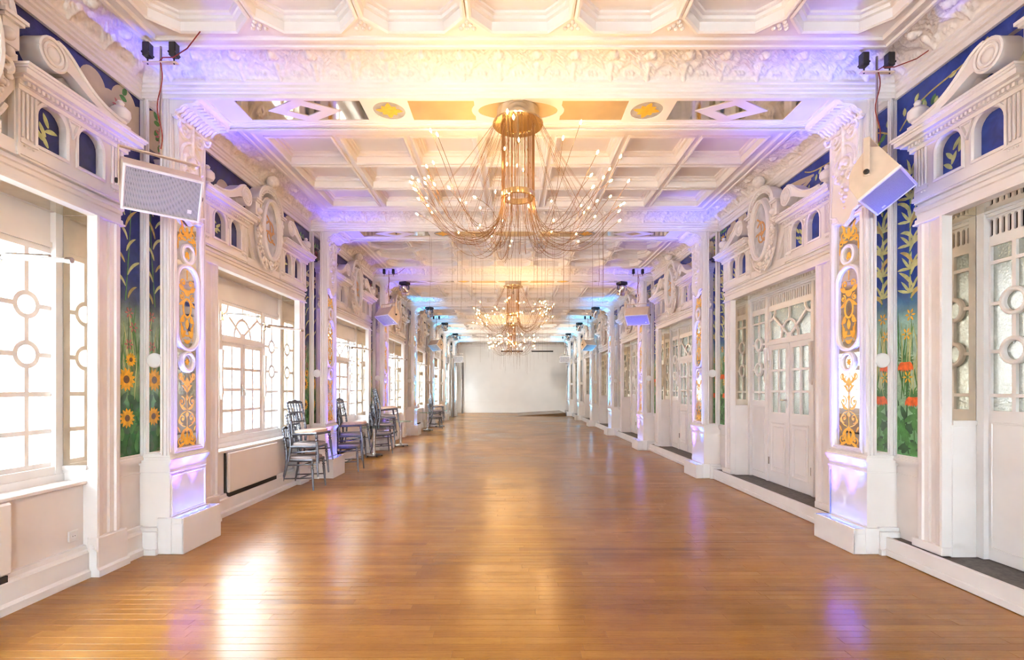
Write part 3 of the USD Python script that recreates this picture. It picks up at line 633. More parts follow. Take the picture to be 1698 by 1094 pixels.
    mono = [LineString(spiral(0, 3.52, 0.11, 0.05, 0.8, 0.6)).buffer(0.014), LineString(spiral(0.01, 3.44, 0.09, 0.03, 0.9, 3.6)).buffer(0.012), LineString(bez((-0.12, 3.36), (0.12, 3.40), (-0.12, 3.58), (0.10, 3.68))).buffer(0.012), LineString(bez((-0.10, 3.50), (0.0, 3.46), (0.06, 3.50), (0.13, 3.47))).buffer(0.012)]
    obj('gilt_monogram', MB().extr(unary_union(mono), 'xzy', 0.134, 0.137), 'monogram', k)
    gl = MB(); rg = random.Random(5)
    for t in np.linspace(PI * 0.93, PI * 2.07, 34):
        for q in range(3):
            r1, r2 = 0.255 + 0.026 * q, 0.41 + 0.026 * q
            gl.ball((r1 * math.cos(t) + rg.uniform(-.012, .012), 0.105 + rg.uniform(0, 0.04), zc - 0.02 + r2 * math.sin(t) + rg.uniform(-.012, .012)), rg.uniform(0.014, 0.026), 1, (1, 0.8, rg.uniform(0.7, 1.5)))
    for s in (-1, 1):
        gl.tube([(s * x, 0.15, z) for x, z in spiral(0.27, 3.46, 0.05, 0.015, 1.3, -PI / 2)], 0.016, 6); gl.tube([(s * x, 0.12, z) for x, z in bez((0.06, 2.99), (0.16, 3.02), (0.24, 3.10), (0.30, 3.22))], [0.016] * 14, 6)
    obj('garland', gl, 'paint_ornament', k, smooth=40)
    obj('ball_finial', MB().ball((0, 0.17, 4.145), 0.078, 3).lathe([(0.0, 4.04), (0.06, 4.04), (0.045, 4.055), (0.035, 4.08)], (0, 0.13, 0), 16), 'paint_ornament', k, smooth=True)
    return k
simple('oval_paint', (0.52, 0.54, 0.56), 0.25, var=0.28, scale=7)
simple('monogram', (0.55, 0.27, 0.07), 0.35, var=0.3, scale=20)

# ------------------------------------------------------------------ murals: painted friezes and strips
def flower(cx, cz, r, n=13, inner=0.42):
    return [leaf(cx + r * inner * 0.6 * math.cos(q * 2 * PI / n), cz + r * inner * 0.6 * math.sin(q * 2 * PI / n), r * 0.78, r * 0.17, q * 2 * PI / n) for q in range(n)]
def mural_art(name, mur, west, seed):
    k = kindof(name); rr = random.Random(seed)
    full = sbox(-HB + 0.012, 0.875, HB - 0.012, 4.0).difference(sbox(-1.325, 0.5, 1.325, 2.985))
    obj('mural_panel', MB().extr(full, 'xzy', 0.0, 0.006), mur, k, label='painted blue sky over green meadow')
    fm = MB()
    for s in (-1, 1):
        fm.box(min(s * (HB - 0.014), s * (HB - 0.002)), max(s * (HB - 0.014), s * (HB - 0.002)), 0, 0.014, 0.865, 4.0); fm.box(min(s * 1.33, s * HB), max(s * 1.33, s * HB), 0, 0.012, 0.862, 0.878)
        fm.box(min(s * 1.3, s * HB), max(s * 1.3, s * HB), 0, 0.03, 0.80, 0.862); fm.box(min(s * 1.3, s * HB), max(s * 1.3, s * HB), 0, 0.045, 0.825, 0.845); fm.box(min(s * 1.3, s * HB), max(s * 1.3, s * HB), 0, 0.012, 0.70, 0.712)
    fm.box(-HB, HB, 0, 0.03, 3.985, 4.03)
    obj('mural_frame', fm, 'paint', k)
    lay = {}
    def A(mt, g): lay.setdefault(mt, []).append(g)
    # clouds on the frieze
    for q in range(4):
        cx, cz = rr.uniform(-1.4, 1.4), rr.uniform(3.58, 3.82); wdt = rr.uniform(0.35, 0.7)
        bl = [Point(cx + rr.uniform(-wdt, wdt) * 0.7, cz + rr.uniform(-0.02, 0.12)).buffer(rr.uniform(0.06, 0.15)) for _ in range(9)]
        bl.append(affinity.scale(Point(cx, cz - 0.06).buffer(0.12), wdt / 0.10, 0.5))
        c = unary_union(bl); A('cloud_paint', c)
        for _ in range(3): A('cloud_grey', affinity.scale(Point(cx + rr.uniform(-.6, .6), cz + rr.uniform(-.25, .1)).buffer(0.05), rr.uniform(3, 7), 0.35))
    if not west:
        for _ in range(3): A('cloud_paint', leaf(rr.uniform(-1.3, 0.9), rr.uniform(3.5, 3.9), rr.uniform(0.5, 0.9), 0.035, rr.uniform(-0.4, 0.1), 0.3))
    for s in (-1, 1):
        for q in range(2):
            A('cloud_paint', affinity.scale(Point(s * 1.45, rr.uniform(3.0, 3.9)).buffer(0.05), 4, 0.6))
            bx, bz = s * rr.uniform(1.28, 1.5), rr.uniform(3.65, 3.9)
            for _ in range(5): A('leaf_green', leaf(bx + rr.uniform(-.1, .1), bz + rr.uniform(-.12, .08), 0.08, 0.024, rr.uniform(0, 6.28)))
            for p in flower(bx, bz - 0.05, 0.07, 7): A('petal_pink' if west else 'petal_yellow', p)
        if not west:
            A('stem_ochre', LineString(bez((s * 1.55, 3.70), (s * 1.3, 3.95), (s * 1.0, 3.80), (s * 0.75, 3.95))).buffer(0.007))
            for q in range(7): A('leaf_pale', leaf(s * (1.5 - q * 0.11), 3.80 + 0.06 * math.sin(q * 2.0), 0.07, 0.02, rr.uniform(0, 6.28)))
    for s in (-1, 1):
        c0 = s * 1.46; J = lambda a: c0 + rr.uniform(-a, a)
        # tall blades on the blue
        for q in range(11):
            z = 2.22 + q * 0.10; side = 1 if q % 2 else -1
            A('leaf_pale' if q % 3 else 'stem_ochre', leaf(c0 - s * 0.03 + rr.uniform(-.02, .02), z, rr.uniform(0.16, 0.26), 0.013 if west else 0.017, PI / 2 - side * rr.uniform(0.25, 0.6), -side * rr.uniform(0.6, 1.6)))
            if not west and q % 2 == 0:
                for t in range(5): A('leaf_pale', leaf(c0 - s * 0.02, z + 0.05, 0.15, 0.014, 0.2 + t * 0.65, rr.uniform(-.4, .4)))
        A('leaf_green', LineString(bez((c0 - s * .04, 2.2), (c0 + .02, 2.5), (c0 - .05, 2.9), (c0, 3.25))).buffer(0.005))
        for q in range(26):
            A(rr.choice(['leaf_pale', 'leaf_green', 'leaf_green']), leaf(J(0.125), rr.uniform(1.35, 1.75), rr.uniform(0.25, 0.5), 0.007, PI / 2 + rr.uniform(-.2, .2), rr.uniform(-.3, .3)))
        for q in range(34):
            A(rr.choice(['leaf_dark', 'leaf_green', 'leaf_dark'] if west else ['leaf_green', 'leaf_green', 'leaf_dark']), leaf(J(0.12), rr.uniform(0.86, 1.33), rr.uniform(0.08, 0.15), 0.026, rr.uniform(0.2, 2.9), rr.uniform(-.6, .6)))
        A('leaf_dark', LineString(bez((c0, 0.9), (c0 + s * .06, 1.2), (c0 - s * .03, 1.5), (c0 + s * .02, 1.75))).buffer(0.007))
        if west:
            for (dx, z, r) in ((-0.02, 1.20, 0.085), (-0.03, 1.53, 0.10), (0.02, 1.70, 0.06)):
                for p in flower(c0 + s * dx, z, r): A('petal_yellow', p)
                A('seed_brown', Point(c0 + s * dx, z).buffer(r * 0.34))
            for z in (1.83, 1.98, 2.10):
                x = J(0.07)
                for p in flower(x, z, 0.05, 6): A('petal_pink', p)
                A('leaf_dark', LineString([(x, z), (x + 0.01, z - 0.3)]).buffer(0.004))
        else:
            for (dx, z) in ((0.03, 1.66), (-0.05, 1.36)):
                x = c0 + s * dx
                for t in range(7): A('petal_orange', leaf(x + (t - 3) * 0.014, z + 0.02, 0.085, 0.017, -PI / 2 + (t - 3) * 0.17))
                for t in range(8): A('leaf_green', leaf(x, z + 0.02, 0.10, 0.009, 0.35 + t * 0.35, 0.5 if t > 3 else -0.5))
                A('leaf_green', LineString([(x, z), (x - s * .015, z - 0.4)]).buffer(0.006))
            for z in (1.55, 1.92, 2.08):
                x = J(0.06)
                for p in flower(x, z, 0.055, 6): A('petal_yellow', p)
    vis = full.buffer(-0.012)
    for i, (mt, gs) in enumerate(sorted(lay.items(), key=lambda t: ['cloud_grey', 'cloud_paint', 'leaf_dark', 'leaf_green', 'leaf_pale', 'stem_ochre', 'petal_pink', 'petal_yellow', 'petal_orange', 'seed_brown'].index(t[0]))):
        u = unary_union([g.simplify(0.002) for g in gs]).intersection(vis)
        if not u.is_empty:
            if u.geom_type == 'GeometryCollection': u = MultiPolygon([g for g in u.geoms if g.geom_type == 'Polygon'])
            obj({'cloud_grey': 'painted_haze', 'cloud_paint': 'painted_cloud', 'leaf_dark': 'painted_foliage', 'leaf_green': 'painted_foliage', 'leaf_pale': 'painted_leaves', 'stem_ochre': 'painted_stems'}.get(mt, 'painted_flowers'), MB().extr(u, 'xzy', 0.0062, 0.0068 + 0.0003 * i), mt, k)
    return k

# ------------------------------------------------------------------ architrave, reveal mirrors
def surround(name, west):
    k = kindof(name); zb = 0.02 if west else 0.156; m = MB()
    prof = [(1.335, 0.0), (1.335, 0.030), (1.30, 0.034), (1.285, 0.062), (1.25, 0.066), (1.243, 0.050), (1.20, 0.050), (1.19, 0.036), (1.135, 0.036), (1.128, 0.052), (1.085, 0.056), (1.072, 0.074), (1.052, 0.072), (1.05, 0.0)]
    for s in (-1, 1):
        m.extr(Polygon([(s * a, d) for a, d in prof]).buffer(0), 'xyz', zb + (0.28 if west else 0.0), OPZ)
        if west: m.bevel(min(s * 1.04, s * 1.345), max(s * 1.04, s * 1.345), 0, 0.085, 0.02, 0.30, 0.008)
        else: m.bevel(min(s * 1.045, s * 1.34), max(s * 1.045, s * 1.34), 0, 0.078, zb, zb + 0.07, 0.005)
        ang = [(s * a, a - 1.05 + OPZ, d) for a, d in prof]   # mitred corner block reaching the head moulding
    hp = [(OPZ + (a - 1.05) * 0.66, d) for a, d in prof]
    m.extr(Polygon(hp).buffer(0), 'zyx', -1.335, 1.335)
    obj('architrave', m, 'paint', k)
    z0 = 0.845 if west else 1.19
    for s in (-1, 1):
        x0, x1 = (s * 1.0505, s * 1.047)
        obj('jamb_mirror', MB().box(min(x0, x1), max(x0, x1), -0.185, -0.004, z0 + 0.015, OPZ - 0.006), 'mirror_aged', k, label='old mirror glass lining the reveal')
        jm = MB().box(min(s * 1.052, s * 1.035), max(s * 1.052, s * 1.035), -0.20, -0.002, z0 - 0.02, z0 + 0.012)
        if not west: jm.box(min(s * 1.052, s * 1.046), max(s * 1.052, s * 1.046), -0.19, -0.004, 0.16, 1.15)
        obj('reveal_trim', jm, 'paint', k)
    for s in (-1, 1): obj('soffit_mirror', MB().box(min(s * 0.002, s * 1.046), max(s * 0.002, s * 1.046), -0.185, -0.004, OPZ - 0.004, OPZ + 0.001), 'mirror_aged', k, label='old mirror glass under the lintel')
    return k
kSurW, kSurE = surround('west_surround', True), surround('east_surround', False)
kMurW = [mural_art('west_mural_%d' % i, 'mural_west', True, 20 + i) for i in range(3)]
kMurE = [mural_art('east_mural_%d' % i, 'mural_east', False, 40 + i) for i in range(3)]
kOverW, kOverE = overdoor('west_overdoor', 'mural_west', 3), overdoor('east_overdoor', 'mural_east', 4)

walls = {}
for side, nm, lab in ((-1, 'wall_left', 'white panelled window wall on the left with pilasters, murals and pediments'), (1, 'wall_right', 'white panelled door wall on the right with pilasters, murals and pediments')):
    w = xf(nm); walls[side] = w; tag(stage.GetPrimAtPath(w), lab, 'wall', kind='structure')
    m = MB(); X = lambda d0, d1: (min(side * (XW - d0), side * (XW - d1)), max(side * (XW - d0), side * (XW - d1)))
    a0, a1 = X(-0.36, 0.0)
    m.box(a0, a1, Y0, Y1, OPZ, 4.45)
    ys = [Y0] + [c for b in BAYS for c in (yB(b) - OPW, yB(b) + OPW)] + [Y1]
    for i in range(0, len(ys), 2):
        if ys[i + 1] > ys[i]: m.box(a0, a1, ys[i], min(ys[i + 1], Y1), 0, OPZ)
    b0, b1 = X(-0.36, -0.035)
    if side < 0:
        for b in BAYS:
            m.box(b0, b1, yB(b) - OPW, min(yB(b) + OPW, Y1), 0, 0.72)
    obj('plaster', m, 'paint', w)
    for b in BAYS:
        place(kSurW if side < 0 else kSurE, 'surround', w, **W(side, yB(b)))
        place((kMurW if side < 0 else kMurE)[b % 3], 'mural', w, **W(side, yB(b)))
        place(kOverW if side < 0 else kOverE, 'overdoor', w, **W(side, yB(b)))
    for p in PIL: place(kPilW if side < 0 else kPilE, 'pilaster', w, **W(side, yP(p)))

# ------------------------------------------------------------------ windows and doors
def glaze(k, outline, bars, bw, d0, d1, frame_w, mt, glass, nm, extra=None, gd=None):
    """a sash: outline polygon, glazing bars (shapely lines and shapes), panes as pieces of their own"""
    barp = unary_union([b if b.geom_type.endswith('olygon') else b.buffer(bw / 2, cap_style=2) for b in bars]) if bars else Polygon()
    inner = outline.buffer(-frame_w, join_style=2)
    solid = unary_union([outline.difference(inner), barp.intersection(inner.buffer(0.002))] + ([extra] if extra is not None else []))
    return solid, inner.difference(barp)
def panes_of(g): return [q for q in getattr(g, 'geoms', [g]) if q.area > 2e-4]
def add_sash(k, nm, solid, panes, d0, d1, mt, glass, extras=()):
    p = UsdGeom.Xform.Define(stage, pathfor(k, nm)).GetPath()
    obj('sash', MB().extr(solid, 'xzy', d0, d1), mt, p)
    gd = (d0 + d1) / 2
    for q in panes: obj('pane', MB().extr(q.buffer(0.003, join_style=2), 'xzy', gd - 0.002, gd + 0.002), glass, p)
    for nm2, mb, m2 in extras: obj(nm2, mb, m2, p, smooth=35)
def Ln(*p): return LineString(p)
def annulus(cx, cz, r, w): return Point(cx, cz).buffer(r + w / 2).difference(Point(cx, cz).buffer(r - w / 2))
def fan_bars(z0, z1, hw):
    zc = z0 - 0.02; b = [LineString([(0.20 * math.cos(t), zc + 0.25 * math.sin(t)) for t in np.linspace(0, PI, 20)]), Point(0, zc + 0.02).buffer(0.06)]
    for s in (-1, 1):
        b += [Ln((s * 0.04, zc + 0.06), (s * (hw - 0.10), z1 - 0.10)), LineString([(s * hw + 0.13 * math.cos(t), z1 + 0.13 * math.sin(t)) for t in (np.linspace(PI, 1.5 * PI, 10) if s > 0 else np.linspace(1.5 * PI, 2 * PI, 10))])]
    b.append(Ln((0, zc + 0.25), (0, z1)))
    return b
PD0, PD1 = -0.285, -0.225                        # depth of the joinery
def window_kind():
    k = kindof('window')
    fr = MB()
    fr.extr(Polygon(rect(-1.05, 1.05, 0.74, 2.79)).difference(unary_union([sbox(-1.03, 0.86, -0.56, 2.51), sbox(0.56, 0.86, 1.03, 2.51), sbox(-0.50, 0.86, 0.50, 2.03), sbox(-0.50, 2.08, 0.50, 2.51)])), 'xzy', PD0 - 0.02, PD1 - 0.005)
    fr.box(-1.05, 1.05, PD0, PD1 + 0.012, 2.52, 2.56); fr.box(-0.55, 0.55, PD1 - 0.01, PD1 + 0.022, 2.025, 2.085)
    for s in (-1, 1): fr.bevel(s * 0.53 - 0.03, s * 0.53 + 0.03, PD1 - 0.01, PD1 + 0.02, 0.86, 2.52, 0.006)
    fr.box(-1.05, 1.05, -0.30, -0.18, 0.72, 0.80); fr.box(-1.05, 1.05, -0.24, -0.195, 0.80, 0.86)
    for s in (-1, 1):
        fr.box(min(s * 1.045, s * 0.985), max(s * 1.045, s * 0.985), PD1 - 0.01, -0.187, 0.80, 2.789)
        fr.tube([(s * 0.53, PD1 + 0.03, z) for z in (1.32, 1.40, 1.60, 1.80, 1.92)], [0.010, 0.028, 0.018, 0.026, 0.032], 8)   # carved bracket on the mullion
    obj('frame', fr, 'paint', k)
    obj('sill', MB().bevel(-1.05, 1.05, -0.30, 0.0, 0.715, 0.745, 0.006), 'paint_panel', k)
    for s in (-1, 1):
        o = Polygon(rect(min(s * 0.003, s * 0.50), max(s * 0.003, s * 0.50), 0.86, 2.03)); x0, x1 = min(s * 0.003, s * 0.50), max(s * 0.003, s * 0.50)
        bars = [Ln(((x0 + x1) / 2, 0.8), ((x0 + x1) / 2, 2.1))] + [Ln((x0, 0.92 + 1.04 / 4 * q), (x1, 0.92 + 1.04 / 4 * q)) for q in (1, 2, 3)]
        sol, gl = glaze(k, o, bars, 0.034, PD0, PD1, 0.055, 'paint', 'glass', 'casement')
        ex = [('handle', MB().bevel(0.012, 0.028, PD1, PD1 + 0.02, 1.36, 1.50, 0.004).tube([(0.02, PD1 + 0.02, 1.44), (0.02, PD1 + 0.05, 1.44), (0.02, PD1 + 0.05, 1.36)], 0.008, 6), 'steel')] if s > 0 else []
        add_sash(k, 'casement', sol, panes_of(gl), PD0, PD1, 'paint', 'glass', ex)
        o = Polygon(rect(min(s * 0.56, s * 1.03), max(s * 0.56, s * 1.03), 0.86, 2.51)); cx = s * 0.795
        rings = [annulus(cx, z, 0.085, 0.034) for z in (1.70, 2.06)]
        cut = unary_union([Point(cx, z).buffer(0.085) for z in (1.70, 2.06)])
        bars = [Ln((cx, 0.8), (cx, 2.6)).buffer(0.017).difference(cut)] + [Ln((s * 0.5, z), (s * 1.05, z)).buffer(0.017).difference(cut) for z in (1.13, 1.41, 1.70, 2.06)] + rings
        sol, gl = glaze(k, o, bars, 0.026, PD0, PD1, 0.035, 'paint', 'glass', 'sidelight')
        add_sash(k, 'sidelight', sol, panes_of(gl), PD0, PD1, 'paint', 'glass')
    o = Polygon(rect(-0.50, 0.50, 2.08, 2.51)); sol, gl = glaze(k, o, fan_bars(2.11, 2.48, 0.47), 0.034, PD0, PD1, 0.03, 'paint', 'glass', 'fanlight')
    add_sash(k, 'fanlight', sol, panes_of(gl), PD0, PD1, 'paint', 'glass')
    return k
def door_kind():
    k = kindof('french_door'); zb = 0.156
    fr = MB()
    fr.extr(Polygon(rect(-1.05, 1.05, zb, 2.79)).difference(unary_union([sbox(-1.03, 0.16, -0.555, 2.56), sbox(0.555, 0.16, 1.03, 2.56), sbox(-0.51, 0.16, 0.51, 2.06), sbox(-0.51, 2.09, 0.51, 2.56), sbox(-1.0, 2.60, -0.585, 2.735), sbox(0.585, 2.60, 1.0, 2.735), sbox(-0.48, 2.60, 0.48, 2.735)])), 'xzy', PD0 - 0.02, PD1 - 0.005)
    fr.box(-1.05, 1.05, PD0, PD1 + 0.02, 2.745, 2.788); fr.box(-1.05, 1.05, PD0, PD1 + 0.035, 2.77, 2.788); fr.box(-0.56, 0.56, PD1 - 0.01, PD1 + 0.02, 2.055, 2.095)
    for s in (-1, 1):
        fr.bevel(s * 0.533 - 0.026, s * 0.533 + 0.026, PD1 - 0.01, PD1 + 0.02, zb, 2.745, 0.006)
        fr.box(min(s * 1.045, s * 0.985), max(s * 1.045, s * 0.985), PD1 - 0.01, -0.187, zb, 2.789)
        fr.tube([(s * 0.533, PD1 + 0.03, z) for z in (1.50, 1.58, 1.75, 1.92, 2.02)], [0.010, 0.032, 0.018, 0.024, 0.034], 8)
    obj('frame', fr, 'paint_door', k)
    lo = MB()
    for x0, x1, n in ((-1.0, -0.585, 9), (0.585, 1.0, 9), (-0.48, 0.48, 20)):
        lo_poly = Polygon(rect(x0, x1, 2.60, 2.735)).difference(unary_union([Ln((x0 + (x1 - x0) * (q + 0.5) / n, 2.618), (x0 + (x1 - x0) * (q + 0.5) / n, 2.717)).buffer(0.0135) for q in range(n)]))
        obj('louvre_grille', MB().extr(lo_poly, 'xzy', PD1 - 0.03, PD1 - 0.012), 'paint_door', k)
    obj('grille_void', MB().box(-1.02, 1.02, PD0 - 0.019, PD1 - 0.036, 2.585, 2.744), 'shadow_gap', k)
    for s in (-1, 1):
        x0, x1 = min(s * 0.002, s * 0.51), max(s * 0.002, s * 0.51)
        o = Polygon(rect(x0, x1, 0.165, 2.055)); xm = (x0 + x1) / 2
        gz = sbox(x0 + 0.075, 1.13, x1 - 0.075, 1.985)
        bars = [Ln((xm, 1.1), (xm, 2.0))] + [Ln((x0, z), (x1, z)) for z in (1.415, 1.70)]
        barp = unary_union([b.buffer(0.015, cap_style=2) for b in bars])
        sol = o.difference(gz).union(barp.intersection(gz))
        pm = MB().frame(rect(x0 + 0.075, x1 - 0.075, 0.30, 1.00), [(0, PD1 - 0.001), (0, PD1 + 0.012), (0.012, PD1 + 0.014), (0.022, PD1 + 0.004), (0.028, PD1 - 0.001)], 'xzy')
        pm.frame(rect(x0 + 0.125, x1 - 0.125, 0.36, 0.94), [(0, PD1 - 0.001), (0.004, PD1 + 0.006), (0.012, PD1 + 0.006), (0.016, PD1 - 0.001)], 'xzy')
        ex = [('panel_moulding', pm, 'paint_door')]
        hm = MB()
        for z in (0.40, 1.75): hm.bevel(s * 0.50 - 0.014, s * 0.50 + 0.014, PD1 - 0.001, PD1 + 0.012, z, z + 0.10, 0.003)
        ex.append(('hinge', hm, 'steel'))
        if s > 0: ex += [('handle', MB().bevel(0.018, 0.042, PD1 - 0.001, PD1 + 0.008, 1.20, 1.38, 0.004).tube([(0.03, PD1 + 0.005, 1.30), (0.03, PD1 + 0.05, 1.30), (0.11, PD1 + 0.05, 1.30)], 0.009, 8), 'steel'), ('astragal', MB().bevel(-0.020, 0.014, PD1 - 0.001, PD1 + 0.014, 0.17, 2.05, 0.004), 'paint_door')]
        add_sash(k, 'leaf', sol, panes_of(gz.difference(barp)), PD0 + 0.01, PD1, 'paint_door', 'frosted_glass', ex)
        o = Polygon(rect(min(s * 0.555, s * 1.03), max(s * 0.555, s * 1.03), 0.16, 2.56)); cx = s * 0.795
        gz = sbox(min(s * 0.62, s * 0.97), 1.285, max(s * 0.62, s * 0.97), 2.525); rc = [(1.73), (2.09)]
        cut = unary_union([Point(cx, z).buffer(0.086) for z in rc])
        barp = unary_union([Ln((cx, 1.2), (cx, 2.6)).buffer(0.015).difference(cut)] + [Ln((s * 0.5, z), (s * 1.05, z)).buffer(0.013).difference(cut) for z in (1.40, 1.73, 2.09, 2.40)] + [annulus(cx, z, 0.086, 0.032) for z in rc])
        rg = MB()
        for z in rc: rg.frame(ell(cx, z, 0.103, 0.103, 28), [(0, PD1 - 0.02), (0, PD1 + 0.006), (0.008, PD1 + 0.014), (0.024, PD1 + 0.014), (0.032, PD1 + 0.004), (0.033, PD1 - 0.02)], 'xzy')
        pm = MB().frame(rect(min(s * 0.62, s * 0.97), max(s * 0.62, s * 0.97), 0.24, 1.20), [(0, PD1 - 0.001), (0.003, PD1 + 0.006), (0.012, PD1 + 0.006), (0.016, PD1 - 0.001)], 'xzy')
        add_sash(k, 'sidelight', o.difference(gz).union(barp.intersection(gz)), panes_of(gz.difference(barp)), PD0 + 0.01, PD1, 'paint_door', 'frosted_glass', [('ring', rg, 'paint_door'), ('panel_moulding', pm, 'paint_door')])
    o = Polygon(rect(-0.51, 0.51, 2.095, 2.56)); sol, gl = glaze(k, o, fan_bars(2.13, 2.53, 0.475), 0.030, PD0, PD1, 0.035, 'paint', 'glass', 'fanlight')
    add_sash(k, 'fanlight', sol, panes_of(gl), PD0 + 0.01, PD1, 'paint_door', 'frosted_glass')
    return k
kWin, kDoor = window_kind(), door_kind()
wpos = {b: (ORD[b] if 0 <= b < 8 else 'hidden') for b in BAYS}
n = 0
for b in BAYS:
    n += 1; num = b + 1 if b >= 0 else 9
    w = place(kWin, None, loc=(-XW, yB(b), 0), rz=-90.0, exactname='/World/window_%d' % num)
    d = place(kDoor, None, loc=(XW, yB(b), 0), rz=90.0, exactname='/World/door_%d' % num)
    if b >= 0:
        tag(w, 'white framed casement window with fanlight and ringed sidelights, %s in the left wall' % ORD[b], 'window', 'windows of the left wall', 'structure')
        tag(d, 'white french doors with frosted panes, fanlight and sidelights, %s in the right wall' % ORD[b], 'door', 'doors of the right wall', 'structure')
    else:
        tag(w, 'white framed casement window in the left wall behind the viewer', 'window', 'windows of the left wall', 'structure')
        tag(d, 'white french doors in the right wall behind the viewer', 'door', 'doors of the right wall', 'structure')

# baseboards, steps
bl = MB(); bp = [(0, 0), (0.075, 0), (0.075, 0.05), (0.062, 0.06), (0.055, 0.07), (0.055, 0.19), (0.045, 0.205), (0.030, 0.215), (0.024, 0.245), (0, 0.25)]
def skirt(mb, side, d, y0, y1): mb.extr(Polygon([(side * (XW - d - a), z) for a, z in bp]).buffer(0), 'xzy', y0, y1)
for b in BAYS:
    skirt(bl, -1, -0.036, yB(b) - OPW, yB(b) + OPW)
    for s in (-1, 1): skirt(bl, -1, 0.0, min(yB(b) + s * OPW * 1.285, yB(b) + s * HB), max(yB(b) + s * OPW * 1.285, yB(b) + s * HB)); skirt(bl, -1, 0.028, min(yB(b) + s * 1.035, yB(b) + s * 1.35), max(yB(b) + s * 1.035, yB(b) + s * 1.35))
g = obj('baseboard_left', bl, 'paint_door'); tag(g, 'tall white moulded baseboard under the windows of the left wall', 'baseboard', kind='structure')
for b in BAYS:
    st = xf('door_step'); y0, y1 = yB(b) - HB + 0.02, yB(b) + HB - 0.02
    tag(stage.GetPrimAtPath(st), 'low step with white riser and dark worn top in front of the %s door' % (ORD[b] if b >= 0 else 'hindmost'), 'step', kind='structure')
    obj('tread', MB().box(3.225, XW + 0.36, y0, y1, 0.005, 0.150), 'threshold', st, label='dark speckled stone tread')
    rz = MB().bevel(3.205, 3.240, y0, y1, 0.002, 0.158, 0.004); rz.bevel(3.192, 3.210, y0, y1, 0.002, 0.055, 0.004)
    obj('riser', rz, 'paint_door', st)

# ------------------------------------------------------------------ back wall, rear wall
wb = xf('wall_back'); tag(stage.GetPrimAtPath(wb), 'plain cream end wall with dado moulding and two dark vent slots', 'wall', kind='structure')
m = MB().box(-XW - 0.36, XW + 0.36, Y1, Y1 + 0.2, 0, 4.45); m.box(-XW, XW, Y1 - 0.03, Y1, 0.0, 0.16); m.box(-XW, XW, Y1 - 0.02, Y1, 0.70, 0.74); m.box(-XW, XW, Y1 - 0.03, Y1, 0.725, 0.74)
for s in (-1, 1): m.box(min(s * 2.75, s * 2.80), max(s * 2.75, s * 2.80), Y1 - 0.03, Y1, 0.74, 3.85)
m.box(-2.8, 2.8, Y1 - 0.03, Y1, 3.85, 3.90)
obj('plaster', m, 'paint_end_wall', wb)
for x0 in (-0.62, 1.22): obj('vent_slot', MB().box(x0, x0 + 1.32, Y1 - 0.012, Y1 - 0.002, 3.69, 3.765), 'shadow_gap', wb)
wr = xf('wall_rear'); tag(stage.GetPrimAtPath(wr), 'white end wall with two glazed openings behind the viewer', 'wall', kind='structure')
op = [sbox(-2.4, 0.8, -1.0, 2.9), sbox(1.0, 0.8, 2.4, 2.9)]
obj('plaster', MB().extr(sbox(-XW - 0.36, 0, XW + 0.36, 4.45).difference(unary_union(op)), 'xzy', Y0 - 0.2, Y0), 'paint', wr)
for o in op:
    x0, z0, x1, z1 = o.bounds; bars = unary_union([Ln((x, z0), (x, z1)).buffer(0.025) for x in np.linspace(x0, x1, 4)] + [Ln((x0, z), (x1, z)).buffer(0.025) for z in np.linspace(z0, z1, 5)])
    obj('glazing_bars', MB().extr(bars.intersection(o), 'xzy', Y0 - 0.12, Y0 - 0.07), 'paint', wr); obj('glass_sheet', MB().box(x0, x1, Y0 - 0.10, Y0 - 0.096, z0, z1), 'glass', wr)

# ramp at the far right
rp = xf('floor_ramp'); tag(stage.GetPrimAtPath(rp), 'low sloping wooden ramp on the floor before the far right of the end wall', 'ramp')
obj('ramp_deck', MB().extr(Polygon([(0.35, 0.002), (2.90, 0.002), (2.90, 0.15)]), 'xzy', 26.9, Y1 - 0.035), 'oak', rp, tone=[0.5] * 6 if False else None)
obj('ramp_edge', MB().extr(Polygon([(0.35, 0.004), (2.90, 0.004), (2.90, 0.152), (2.90, 0.155), (0.34, 0.007)]), 'xzy', 26.87, 26.90), 'seed_brown', rp)

# ------------------------------------------------------------------ outside: street side on the left, glazed veranda on the right
g = obj('ground', MB().box(-60, -XW - 0.38, -40, 70, -0.75, -0.65), 'ground_pale'); tag(g, 'pale sunlit paving outside the left windows', 'ground', kind='structure')
fb = xf('neighbour_building'); tag(stage.GetPrimAtPath(fb), 'pale building across the street seen blurred through the left windows', 'building')
obj('facade', MB().box(-17, -15.5, -25, 45, -0.65, 9.0), 'facade_pale', fb)
for i in range(22):
    for z in (0.8, 4.2): obj('facade_window', MB().bevel(-15.52, -15.44, -22 + i * 3, -20.8 + i * 3, z, z + 2.0, 0.02), 'facade_dark', fb)
vr = xf('veranda'); tag(stage.GetPrimAtPath(vr), 'veranda seen blurred through the frosted panes of the right doors', 'veranda')
obj('floor_slab', MB().box(XW + 0.37, 6.6, Y0, Y1, 0.0, 0.14), 'veranda_floor', vr)
obj('roof', MB().box(XW + 0.37, 6.4, Y0, Y1, 3.0, 3.15), 'veranda_wall', vr)
pm = MB().box(6.4, 6.6, Y0, Y1, 0.14, 1.15)
obj('parapet', pm, 'veranda_floor', vr)
for i in range(18): obj('post', MB().box(6.42, 6.58, Y0 + 0.2 + i * 2.0, Y0 + 0.36 + i * 2.0, 1.15, 3.0), 'veranda_wall', vr)
g = obj('garden_ground', MB().box(XW + 0.38, 60, -40, 70, -0.4, -0.02), 'veranda_floor'); tag(g, 'dim garden ground beyond the veranda of the right doors', 'ground', kind='structure')

